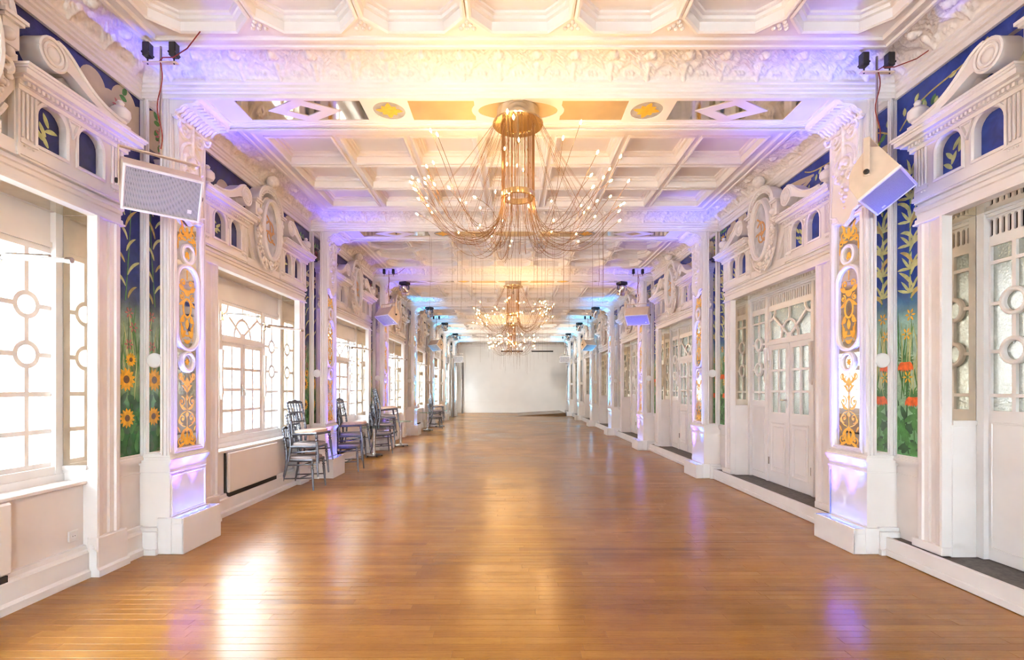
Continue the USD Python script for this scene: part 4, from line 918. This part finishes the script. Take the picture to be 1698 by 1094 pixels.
# ------------------------------------------------------------------ LED uplights in the plinths
LEDC = {-1: {-2: (0.3, 0.35, 1), -1: (0.35, 0.35, 1), 0: (0.05, 0.11, 1.0), 1: (0.04, 0.09, 1.0), 2: (0.07, 0.12, 1.0), 3: (0.08, 0.30, 1.0), 4: (0.04, 0.45, 1.0), 5: (0.06, 0.60, 1.0), 6: (0.10, 0.50, 1.0)},
        1: {-2: (0.3, 0.35, 1), -1: (0.35, 0.4, 1), 0: (0.06, 0.15, 1.0), 1: (0.06, 0.16, 1.0), 2: (0.08, 0.14, 1.0), 3: (0.08, 0.32, 1.0), 4: (0.12, 0.55, 1.0), 5: (0.08, 0.60, 1.0), 6: (0.12, 0.55, 1.0)}}
for side, sn in ((-1, 'left'), (1, 'right')):
    for p in PIL[2:]:
        plz = 0.317 if side < 0 else 0.225; c = LEDC[side][p]; key = '%s_%d' % (sn, p + 2)
        lm = MAT['led_' + key] = usdkit.material(stage, '/World/Looks/led_' + key, {'e': ('emission', {'color': tuple(0.05 + 0.95 * q for q in c), 'strength': 0.48 if p >= 4 else LED * (1.0 if side < 0 else 0.55)})}, surface='e.emission')
        u = xf('uplight', None, **W(side, yP(p)))
        tag(stage.GetPrimAtPath(u), 'four blue LED spots sunk in the plinth of the %s %s pilaster' % (ORD[p] if p >= 0 else ('hidden rear' if p == -1 else 'hidden rearmost'), sn), 'uplight')
        z = plz - 0.045
        tr = MB().box(-0.262, 0.262, 0.296, 0.385, z + 0.0005, z + 0.004)
        for s in (-1, 1): tr.box(-0.262, 0.262, 0.34 + s * 0.043 - 0.002, 0.34 + s * 0.043 + 0.002, z + 0.001, plz - 0.004)
        obj('tray', tr, 'white_plastic', u)
        obj('cover_glass', MB().box(-0.264, 0.264, 0.294, 0.386, plz - 0.004, plz - 0.001), 'glass', u)
        for q in range(4):
            x = -0.18 + q * 0.12
            obj('spot', MB().lathe([(0.031, z + 0.004), (0.031, z + 0.016), (0.027, z + 0.018), (0.027, z + 0.012)], (x, 0.34, 0), 16), 'steel', u).GetPath() and obj('spot_lens', MB().extr(Polygon(ell(x, 0.34, 0.027, 0.027, 8)), 'xyz', z + 0.008, z + 0.013), lm, u)
        if side > 0 and p == 0:
            obj('acrylic_strip', MB().bevel(0.228, 0.240, 0.2665, 0.275, plz + 0.002, 0.66, 0.002).bevel(0.228, 0.240, 0.2665, 0.41, plz + 0.001, plz + 0.007, 0.002), 'acrylic', u, label='thin clear blue strip')
        far = p >= 3
        for q, (col, cone, k) in enumerate(((c, 17.0, 0.55), ((0.16, 0.07, 1.0) if not far else c, 23.0, 0.32), ((0.05, 0.22, 1.0) if not far else (0.03, 0.5, 1.0), 15.0, 0.50), ((0.16, 0.07, 1.0) if not far else c, 24.0, 0.32))):
            if p >= 1 and q in ((1, 3) if far else (1, 2)): continue
            nm, dx = 'beam_light_%d' % q, -0.18 + 0.12 * q
            dl = UsdLux.SphereLight.Define(stage, str(u) + '/' + nm)
            dl.AddTranslateOp().Set((dx, 0.370, plz + 0.035)); dl.AddRotateXOp().Set(180.0)
            dl.CreateRadiusAttr(0.03); dl.CreateColorAttr(col); dl.CreateIntensityAttr(LEDP * k * (2.3 if far else 1.6 if p else 1.0))
            sh = UsdLux.ShapingAPI.Apply(dl.GetPrim()); sh.CreateShapingConeAngleAttr(cone); sh.CreateShapingConeSoftnessAttr(0.9)

# ------------------------------------------------------------------ chandeliers of thin wires with bulbs at their tips
def chandelier():
    k = kindof('chandelier'); rc = random.Random(11)
    dr = MB().lathe([(0.0, 4.035), (0.198, 4.035), (0.198, 3.925), (0.190, 3.92)], n=40)
    obj('canopy', dr, 'steel', k, smooth=30, label='polished steel drum')
    obj('flange', MB().lathe([(0.15, 3.925), (0.232, 3.925), (0.236, 3.918), (0.232, 3.908), (0.165, 3.906), (0.16, 3.914), (0.15, 3.925)], n=48), 'brass', k, smooth=30)
    obj('flange_plate', MB().lathe([(0, 3.922), (0.16, 3.922), (0.16, 3.916), (0, 3.916)], n=40), 'brass', k, smooth=30)
    obj('stem', MB().lathe([(0, 3.92), (0.012, 3.92), (0.012, 3.80), (0.022, 3.79), (0.022, 3.75), (0.010, 3.74), (0, 3.73)], n=12), 'steel', k, smooth=30)
    obj('wire_ring', MB().lathe([(0.135, 3.275), (0.158, 3.275), (0.160, 3.262), (0.158, 3.225), (0.135, 3.225), (0.135, 3.275)], n=36), 'brass', k, smooth=30)
    NA = 68
    cl = [0.1, 0.55, 1.15, 1.9, 2.35, 2.9, 3.15, 3.5, 4.05, 4.7, 5.3, 5.95]
    for i in range(NA):
        th = cl[i % len(cl)] + rc.gauss(0, 0.12); r0 = 0.145 + rc.uniform(-0.012, 0.010)
        rt = rc.uniform(0.72, 1.02); zt = rc.uniform(2.98, 3.50); zl = rc.uniform(2.72, 2.92)
        if i % 9 == 8: rt, zt, zl = rc.uniform(0.08, 0.30), rc.uniform(3.1, 3.7), 2.80
        th0 = th + rc.gauss(0, 0.10); tw = rc.gauss(0, 0.10)
        p = [(r0 * math.cos(th0), r0 * math.sin(th0), z) for z in (3.91, 3.7, 3.5, 3.28)]
        b = bez((r0, 3.24), (r0 * 1.05, zl - 0.10), (rt * 0.62, zl - 0.10), (rt * 0.80, zl + (zt - zl) * 0.42), 15)
        if i % 9 == 8: b = bez((r0, 3.24), (r0 * 1.1, zl - 0.15), (rt + 0.10, zl - 0.15), (rt + 0.02, zl + 0.2), 15)
        for j, (r, z) in enumerate(b):
            a = th0 + (th + tw - th0) * j / 14; p.append((r * math.cos(a), r * math.sin(a), z))
        tip = np.array((rt * math.cos(th + tw * 1.4), rt * math.sin(th + tw * 1.4), zt)); p.append(tuple((np.array(p[-1]) + tip) / 2 + [0, 0, 0.01])); p.append(tuple(tip))
        arm = obj('arm', MB().tube(p, 0.0021, 4), 'wire', k)
        d = tip - np.array(p[-2]); d /= np.linalg.norm(d); q = MB()
        q.tube([tip - d * 0.010, tip + d * 0.010, tip + d * 0.026], [0.001, 0.0092, 0.001], 6, False)
        obj('bulb', q, 'bulb_glow', arm.GetPath(), label='glowing warm bulb')
    st = random.Random(13)
    for i in range(46):           # straight stays from the flange down to the arms
        th = cl[i % len(cl)] + st.gauss(0, 0.14); r1 = st.uniform(0.55, 0.85); z1 = st.uniform(2.92, 3.2)
        obj('stay_wire', MB().tube([(0.225 * math.cos(th), 0.225 * math.sin(th), 3.908), (0.225 * math.cos(th) * 0.5 + r1 * math.cos(th) * 0.5, 0.225 * math.sin(th) * 0.5 + r1 * math.sin(th) * 0.5, (3.908 + z1) / 2 - 0.02), (r1 * math.cos(th), r1 * math.sin(th), z1)], 0.0014, 3), 'wire', k)
    for i in range(40):           # thin loose cords hanging below
        th = st.uniform(0, 2 * PI); r1 = st.uniform(0.12, 0.95); z1 = st.uniform(2.80, 3.05)
        obj('hanging_cord', MB().tube([(r1 * math.cos(th), r1 * math.sin(th), z1), (r1 * math.cos(th) + 0.004, r1 * math.sin(th), z1 - 0.3), (r1 * math.cos(th), r1 * math.sin(th), z1 - st.uniform(0.35, 0.85))], 0.0011, 3), 'wire', k)
    return k
kCh = chandelier()
for i, p in enumerate((0, 2, 4)):
    c = place(kCh, 'chandelier', loc=(0, yP(p), 0), rz=(0, 140, 65)[i])
    tag(c, ['large wire chandelier with glowing bulb tips, nearest to the viewer', 'wire chandelier with glowing bulb tips, the middle one of three', 'wire chandelier with glowing bulb tips, farthest down the hall'][i], 'chandelier', 'wire chandeliers along the ceiling')

# ------------------------------------------------------------------ loudspeakers on ceiling rods
def speaker(x, y, z, yaw, pitch, label):
    s = UsdGeom.Xform.Define(stage, pathfor(None, 'loudspeaker')); s.AddTranslateOp().Set((x, y, z)); s.AddRotateZOp().Set(math.degrees(yaw)); s.AddRotateXOp().Set(math.degrees(pitch))
    tag(s, label, 'loudspeaker', 'hanging loudspeakers'); k = s.GetPath()
    prof = [(-0.13, -0.165), (-0.13, 0.165), (0.10, 0.165), (0.145, 0.13), (0.150, 0.06), (0.125, -0.02), (0.075, -0.10), (0.0, -0.150)]
    cb = MB().extr(Polygon([(a, b) for a, b in prof[::-1]]).buffer(-0.006).buffer(0.006), 'yzx', -0.255, 0.255)
    cab_ = obj('cabinet', cb, 'speaker_box', k)
    obj('grille_frame', MB().frame(rect(-0.258, 0.258, -0.168, 0.168), [(0, -0.125), (0, -0.142), (0.012, -0.146), (0.018, -0.140), (0.018, -0.130)], 'xzy'), 'speaker_frame', k)
    obj('grille', MB().box(-0.241, 0.241, -0.1385, -0.129, -0.151, 0.151), 'grille', k)
    obj('badge', MB().bevel(0.165, 0.195, -0.1425, -0.138, -0.105, -0.075, 0.002), 'speaker_frame', k)
    br = MB(); A = -pitch; R2 = np.eye(4); R2[1:3, 1:3] = [[math.cos(A), -math.sin(A)], [math.sin(A), math.cos(A)]]
    for sx in (-1, 1): br.bevel(sx * 0.268 - 0.004, sx * 0.268 + 0.004, -0.022, 0.022, -0.03, 0.27, 0.003)
    br.bevel(-0.272, 0.272, -0.022, 0.022, 0.262, 0.272, 0.003)
    obj('bracket', br.move(R2), 'speaker_box', k)
    kb = MB()
    for sx in (-1, 1): kb.lathe([(0, 0.0), (0.020, 0.0), (0.020, sx * 0.014), (0.012, sx * 0.018), (0, sx * 0.018)], (sx * 0.272, 0, 0), 14, 'x')
    obj('pivot_bolt', kb, 'dark_metal', k)
def rig(x, y, zb, label):
    k = xf('ceiling_clamp', None, (x, y, 0)); tag(stage.GetPrimAtPath(k), label, 'ceiling clamp', 'speaker rods clamped to the ceiling')
    rodm = MB().tube([(0, 0, 4.17), (0, 0, zb)], 0.0085, 8)
    obj('rod', rodm, 'steel', k)
    obj('cross_bar', MB().bevel(-0.135, 0.135, -0.02, 0.02, 4.035, 4.045, 0.002), 'speaker_box', k)
    for s in (-1, 1):
        c = MB().bevel(s * 0.105 - 0.028, s * 0.105 + 0.028, -0.03, 0.03, 4.085, 4.195, 0.006); c.tube([(s * 0.105, 0, 4.09), (s * 0.105, 0, 4.03)], 0.006, 6)
        for q in (-1, 1): c.tube([(s * 0.105 + q * 0.022, -0.036, 4.11), (s * 0.105 + q * 0.022, 0.036, 4.11)], 0.008, 6)
        obj('clamp', c, 'black_plastic', k)
    cab = [(0.02 * math.sin(t * 3), -0.012, 4.05 - t * (4.05 - zb) / 3.2) for t in np.linspace(0, 3.0, 24)]
    obj('cable', MB().tube([(0.40, -0.14, 4.19), (0.26, -0.08, 4.10), (0.12, -0.03, 4.065), (0.03, -0.02, 4.07)] + cab, 0.0045, 5), 'cable_red', k)
SP = [(-1, 0, 2.85, -0.69, 3.03, 0.75, 0.54, 'perforated front facing the viewer, hanging before the nearest left pilaster'), (1, 0, 2.93, -0.57, 3.15, 0.70, 0.97, 'seen from the side, hanging before the nearest right pilaster'),
      (-1, 2, 2.86, -0.60, 3.13, -0.70, 0.97, 'hanging before the third left pilaster'), (1, 2, 2.86, -0.60, 3.13, -0.45, 0.97, 'hanging before the third right pilaster'),
      (-1, 4, 2.86, -0.60, 3.10, -0.70, 0.90, 'hanging before the fifth left pilaster'), (1, 4, 2.86, -0.60, 3.10, 0.60, 0.90, 'hanging before the fifth right pilaster'),
      (-1, 6, 2.83, -0.60, 3.02, 0.25, 0.25, 'with grey front, hanging far away on the left near the end wall'), (1, 6, 2.80, -0.60, 3.02, -0.10, 0.25, 'with grey front, hanging far away on the right near the end wall')]
for side, p, x, dy, z, yaw, pit, t in SP:
    y = yP(p) + dy; speaker(side * x, y, z, yaw, pit, 'white box loudspeaker ' + t)
    rig(side * x, y, z + 0.272, 'dark double ceiling clamp and rod holding the loudspeaker by the %s %s pilaster' % (ORD[p], 'left' if side < 0 else 'right'))

# ------------------------------------------------------------------ moving-head spotlights under the beams
def head_kind():
    k = kindof('moving_head')
    obj('base', MB().bevel(-0.10, 0.10, -0.10, 0.10, 3.955, SOF - 0.018, 0.012), 'black_plastic', k)
    for s in (-1, 1): obj('yoke_arm', MB().tube([(s * 0.05, 0, 3.955), (s * 0.115, 0, 3.93), (s * 0.128, 0, 3.86), (s * 0.120, 0, 3.82)], [0.02, 0.022, 0.022, 0.016], 8), 'chair_silver', k, smooth=40)
    a = 0.5; M = np.eye(4); M[1:3, 1:3] = [[math.cos(a), -math.sin(a)], [math.sin(a), math.cos(a)]]; M[2, 3] = 3.83
    obj('head', MB().lathe([(0, 0.13), (0.06, 0.125), (0.088, 0.09), (0.095, 0.0), (0.086, -0.05), (0.098, -0.06), (0.102, -0.11), (0.094, -0.12)], n=22).move(M), 'steel', k, smooth=35)
    obj('lens', MB().lathe([(0.094, -0.12), (0.07, -0.112), (0.05, -0.120), (0, -0.125)], n=22).move(M), 'mirror', k, smooth=35)
    return k
kHd = head_kind()
for side in (-1, 1):
    for p in (2, 3, 4, 5):
        h = place(kHd, 'moving_head_spotlight', loc=(side * 2.62, yP(p) - 0.02, 0), rz=25 * side)
        if p >= 4:      # the two farthest pairs are lit, washing the end of the hall
            hx = UsdGeom.Xform.Define(stage, '/World/stage_lamps/lamp_%s_%d' % ('l' if side < 0 else 'r', p)); hx.AddTranslateOp().Set((side * 2.62, yP(p) + 0.16, 3.78)); hx.AddRotateZOp().Set(14.0 * side); hx.AddRotateXOp().Set(74.0)
            hl = UsdLux.SphereLight.Define(stage, str(hx.GetPath()) + '/light'); hl.CreateRadiusAttr(0.05); hl.CreateColorAttr((1.0, 0.90, 0.78)); hl.CreateIntensityAttr(HEADP)
            sh = UsdLux.ShapingAPI.Apply(hl.GetPrim()); sh.CreateShapingConeAngleAttr(42.0); sh.CreateShapingConeSoftnessAttr(1.0)
        tag(h, 'small moving-head spotlight under the beam by the %s %s pilaster' % (ORD[p], 'left' if side < 0 else 'right'), 'spotlight', 'moving-head spotlights')

# ------------------------------------------------------------------ stacking chairs
def chair_kind(name, cush):
    k = kindof(name)
    sf = MB().bevel(-0.195, 0.205, -0.20, 0.20, 0.405, 0.442, 0.012); sfo = obj('seat_frame', sf, 'chair_silver', k)
    cu = trimesh.creation.icosphere(3, 1.0); v = np.array(cu.vertices); v = np.sign(v) * np.abs(v) ** 0.45; v = v * [0.192, 0.192, 0.030] + [0.008, 0, 0.455]
    obj('cushion', (v, np.array(cu.faces)), cush, sfo.GetPath(), smooth=True)
    for s in (-1, 1):
        zz = [0, 0.03, 0.10, 0.22, 0.30, 0.31, 0.33, 0.345, 0.36, 0.405]; rr = [0.011, 0.012, 0.013, 0.018, 0.021, 0.013, 0.024, 0.013, 0.020, 0.020]
        obj('front_leg', MB().tube([(0.185 + 0.03 * (1 - z / 0.405), s * (0.178 + 0.02 * (1 - z / 0.405)), z) for z in zz], rr, 10), 'chair_silver', k, smooth=35)
        pts = [(-0.27, s * 0.195, 0), (-0.235, s * 0.188, 0.15), (-0.205, s * 0.182, 0.30), (-0.19, s * 0.178, 0.42), (-0.195, s * 0.176, 0.55), (-0.215, s * 0.174, 0.70), (-0.245, s * 0.172, 0.86), (-0.25, s * 0.172, 0.885)]
        rl = obj('rear_leg', MB().tube(pts, [0.012, 0.014, 0.016, 0.018, 0.016, 0.015, 0.013, 0.012], 8), 'chair_silver', k, smooth=35)
        bd = MB()
        for q in range(9):
            t = q / 8; bd.ball((-0.194 - 0.05 * t ** 1.4, s * 0.175, 0.50 + 0.34 * t), 0.0205, 1, (1, 1, 0.8))
        obj('bead_turning', bd, 'chair_silver', rl.GetPath())
    xat = lambda z: -0.19 - 0.06 * max(0, (z - 0.42) / 0.46) ** 1.3
    for z, h, w in ((0.60, 0.024, 'lower'), (0.735, 0.024, 'mid')): obj('back_rail', MB().bevel(xat(z) - 0.010, xat(z) + 0.010, -0.175, 0.175, z - h / 2, z + h / 2, 0.004), 'chair_silver', k)
    cr = Polygon([(-0.185, 0.855)] + [(y, 0.905 + 0.022 * math.cos(y / 0.185 * PI) * 0.6 + 0.006 * math.cos(y / 0.185 * 3 * PI)) for y in np.linspace(-0.185, 0.185, 21)] + [(0.185, 0.855), (0.12, 0.872), (0.06, 0.862), (0, 0.874), (-0.06, 0.862), (-0.12, 0.872)])
    obj('crest_rail', MB().extr(cr, 'yzx', xat(0.88) - 0.012, xat(0.88) + 0.012), 'chair_silver', k)
    for y in (-0.10, -0.035, 0.035, 0.10):
        obj('spindle', MB().tube([(xat(z), y, z) for z in (0.745, 0.77, 0.80, 0.83, 0.868)], [0.007, 0.012, 0.007, 0.014, 0.007], 8), 'chair_silver', k, smooth=35)
    for y in (-0.09, 0, 0.09):
        obj('spindle', MB().tube([(xat(z), y, z) for z in (0.605, 0.635, 0.665, 0.70, 0.73)], [0.007, 0.013, 0.008, 0.013, 0.007], 8), 'chair_silver', k, smooth=35)
    for s in (-1, 1): obj('stretcher', MB().tube([(-0.235, s * 0.188, 0.16), (0.0, s * 0.19, 0.17), (0.205, s * 0.19, 0.18)], [0.008, 0.011, 0.008], 8), 'chair_silver', k)
    obj('stretcher', MB().tube([(0.0, -0.19, 0.17), (0.0, 0, 0.17), (0.0, 0.19, 0.17)], [0.008, 0.012, 0.008], 8), 'chair_silver', k)
    return k
kChA, kChB = chair_kind('chair_grey', 'cushion'), chair_kind('chair_tan', 'cushion_tan')
def chair(kind, x, y, z, rz, tilt, label, group):
    c = UsdGeom.Xform.Define(stage, pathfor(None, 'banquet_chair')); c.GetPrim().GetReferences().AddInternalReference(kind); c.GetPrim().SetInstanceable(True)
    c.AddTranslateOp().Set((x, y, z)); c.AddRotateZOp().Set(rz); c.AddRotateYOp().Set(tilt)
    tag(c, label, 'chair', group)
STK = [(-3.075, 7.34, -4, 3, 'nearest stack, at the second left window'), (-2.95, 8.93, 3, 3, 'second stack past the second left pilaster'), (-3.00, 11.36, 24, 4, 'third stack, between two glass tables'), (-2.80, 18.25, 20, 3, 'farthest stack down the left side')]
for i, (x, y, rz, n, t) in enumerate(STK):
    for q in range(n):
        pos = ['bottom chair of the ', 'middle chair of the ', 'top chair of the '][min(q, 2)] if n == 3 else ['bottom chair of the ', 'second chair up in the ', 'third chair up in the ', 'top chair of the '][q]
        dx = 0.052 * q; a = math.radians(rz)
        chair(kChB if q == n - 1 else kChA, x + dx * math.cos(a), y + dx * math.sin(a), 0.0 + 0.185 * q + (0.01 if q else 0), rz + (0, 3, -5, 4)[q], (0, 0, -2.5, -4)[q] if q == n - 1 else 0, 'silver chair, ' + pos + t, 'stacked banquet chairs')

# round glass tables
def table_kind():
    k = kindof('glass_table')
    obj('table_top', MB().lathe([(0, 0.632), (0.288, 0.632), (0.292, 0.628), (0.292, 0.622), (0.288, 0.618), (0, 0.618)], n=48), 'table_glass', k, smooth=30)
    obj('column', MB().lathe([(0, 0.03), (0.032, 0.03), (0.032, 0.60), (0.075, 0.606), (0.075, 0.6175), (0, 0.6175)], n=20), 'steel', k, smooth=30)
    obj('base_plate', MB().lathe([(0, 0.030), (0.17, 0.030), (0.185, 0.040), (0.17, 0.048), (0.06, 0.062), (0.04, 0.08), (0, 0.08)], n=28), 'steel', k, smooth=30)
    for q in range(5):
        a = q * 2 * PI / 5 + 0.3; obj('caster', MB().ball((0.165 * math.cos(a), 0.165 * math.sin(a), 0.0185), 0.018, 2), 'black_plastic', k, smooth=True)
    return k
mat('table_glass', {'t': ('transparent_bsdf', {'color': (0.80, 0.90, 0.86)}), 'gl': ('glossy_bsdf', {'roughness': 0.02, 'color': (1, 1, 1)}), 'f': ('fresnel', {'IOR': 1.5}), 'ge': ('geometry', {}), 'iv': ('math', {'math_type': 'subtract', 'value1': 1.0}), 'mu': ('math', {'math_type': 'multiply'}), 'm': ('mix_closure', {})}, [('ge.backfacing', 'iv.value2'), ('f.fac', 'mu.value1'), ('iv.value', 'mu.value2'), ('mu.value', 'm.fac'), ('t.BSDF', 'm.closure1'), ('gl.BSDF', 'm.closure2')], surface='m.closure')
kTab = table_kind()
for x, y, t in ((-2.99, 10.72, 'nearest of the four'), (-2.84, 12.66, 'second nearest of the four'), (-2.93, 17.35, 'third nearest of the four'), (-2.76, 19.05, 'farthest of the four')):
    c = place(kTab, 'side_table', loc=(x, y, 0)); tag(c, 'small round glass table on steel column, ' + t, 'table', 'round glass tables along the left wall')

# ------------------------------------------------------------------ fittings of the window wall
for b in range(0, 6):
    rc = xf('radiator_cover', None, **L(yB(b))); tag(stage.GetPrimAtPath(rc), 'flat white radiator cover panel under the %s left window' % ORD[b], 'radiator cover', 'radiator covers')
    x0, x1 = -0.44, 0.76
    obj('panel', MB().bevel(x0, x1, -0.008, 0.030, 0.25, 0.712, 0.012), 'paint_panel', rc)
    obj('air_slot', MB().box(x0 + 0.03, x1 - 0.01, -0.034, 0.026, 0.205, 0.248), 'shadow_gap', rc, label='dark slot under the panel')
    obj('side_gap', MB().box(x1 + 0.0, x1 + 0.006, -0.034, -0.012, 0.25, 0.71), 'shadow_gap', rc)
    for j, (a, ang, ln, z) in enumerate(((0.52, 86, 0.42, 2.33), (-0.52, 52 if b else 88, 0.50, 2.33))):
        lp = xf('tube_lamp', None, **L(yB(b))); tag(stage.GetPrimAtPath(lp), 'white tube lamp at the %s mullion of the %s left window' % (('near', 'far')[j], ORD[b]), 'lamp', 'tube lamps in the left windows')
        t = math.radians(ang); d = np.array([-math.cos(t), math.sin(t), -0.04]); p0 = np.array([a, -0.19, z])
        br = MB().bevel(a - 0.025, a + 0.025, -0.224, -0.185, z - 0.06, z + 0.05, 0.005); br.tube([p0 + [0, -0.01, 0], p0 + d * 0.04], 0.012, 8)
        br.tube([p0 + d * 0.04 + [0, 0, 0.022], p0 + d * (ln * 0.75) + [0, 0, 0.022]], 0.012, 8)
        obj('bracket', br, 'steel', lp)
        obj('tube', MB().tube([p0 + d * 0.05, p0 + d * ln], 0.0165, 14), 'white_plastic', lp, smooth=35)
        for e in (0.05, ln): obj('end_cap', MB().tube([p0 + d * (e - 0.018), p0 + d * (e + 0.018)], 0.020, 14), 'steel', lp, smooth=35)
        obj('cable', MB().tube([p0 + d * 0.06 + [0, 0, -0.015], p0 + [0, 0.02, -0.14], p0 + [-0.02, 0.0, -0.22], p0 + [-0.005, -0.02, -0.34]], 0.0035, 5), 'white_plastic', lp)
sk = xf('wall_socket', None, **L(yB(0))); tag(stage.GetPrimAtPath(sk), 'white wall socket on the panel under the nearest left window', 'socket')
sx = -(3.77 - yB(0))
obj('plate', MB().bevel(sx - 0.042, sx + 0.042, -0.036, -0.024, 0.30, 0.384, 0.004), 'white_plastic', sk)
obj('well', MB().lathe([(0.024, -0.0235), (0.022, -0.022), (0.019, -0.0235), (0.0, -0.0238)], (sx, 0, 0.342), 20, 'y'), 'speaker_frame', sk)
hh = MB()
for q in (-1, 1): hh.lathe([(0.0035, -0.0225), (0, -0.022)], (sx + q * 0.0095, 0, 0.342), 8, 'y')
obj('pin_hole', hh, 'black_plastic', sk)

# curtains at the far left
def curtain(x, y0, y1, z0, z1, amp, n, label):
    m = MB(); N = 90; yy = np.linspace(y0, y1, N); P = []
    for z in np.linspace(z0, z1, 8):
        k = 0.55 + 0.45 * (1 - abs(z - 1.6) / 2.0)
        P.append(np.stack([x + amp * np.sin((yy - y0) / (y1 - y0) * n * 2 * PI) + amp * 0.3 * np.sin(yy * 31 + z), yy, np.full(N, z)], 1))
    V = np.array(P); I = np.arange(V.shape[0] * N).reshape(V.shape[0], N)
    q = np.stack([I[:-1, :-1].ravel(), I[1:, :-1].ravel(), I[1:, 1:].ravel(), I[:-1, 1:].ravel()], 1)
    c = xf('curtain'); tag(stage.GetPrimAtPath(c), label, 'curtain')
    m.add(V.reshape(-1, 3), q); m.add(V.reshape(-1, 3) + [0.004, 0, 0], q[:, ::-1]); obj('cloth', m, 'curtain', c, smooth=True)
    obj('rail', MB().tube([(x, y0 - 0.1, z1 + 0.01), (x, y1 + 0.1, z1 + 0.01)], 0.012, 8), 'dark_metal', c)
curtain(-2.98, 25.0, 25.65, 0.02, 3.0, 0.045, 5, 'grey-brown floor-length curtain at the far left window')
curtain(-2.86, 28.9, 29.45, 0.02, 3.0, 0.04, 5, 'dark floor-length curtain at the far left corner by the end wall')
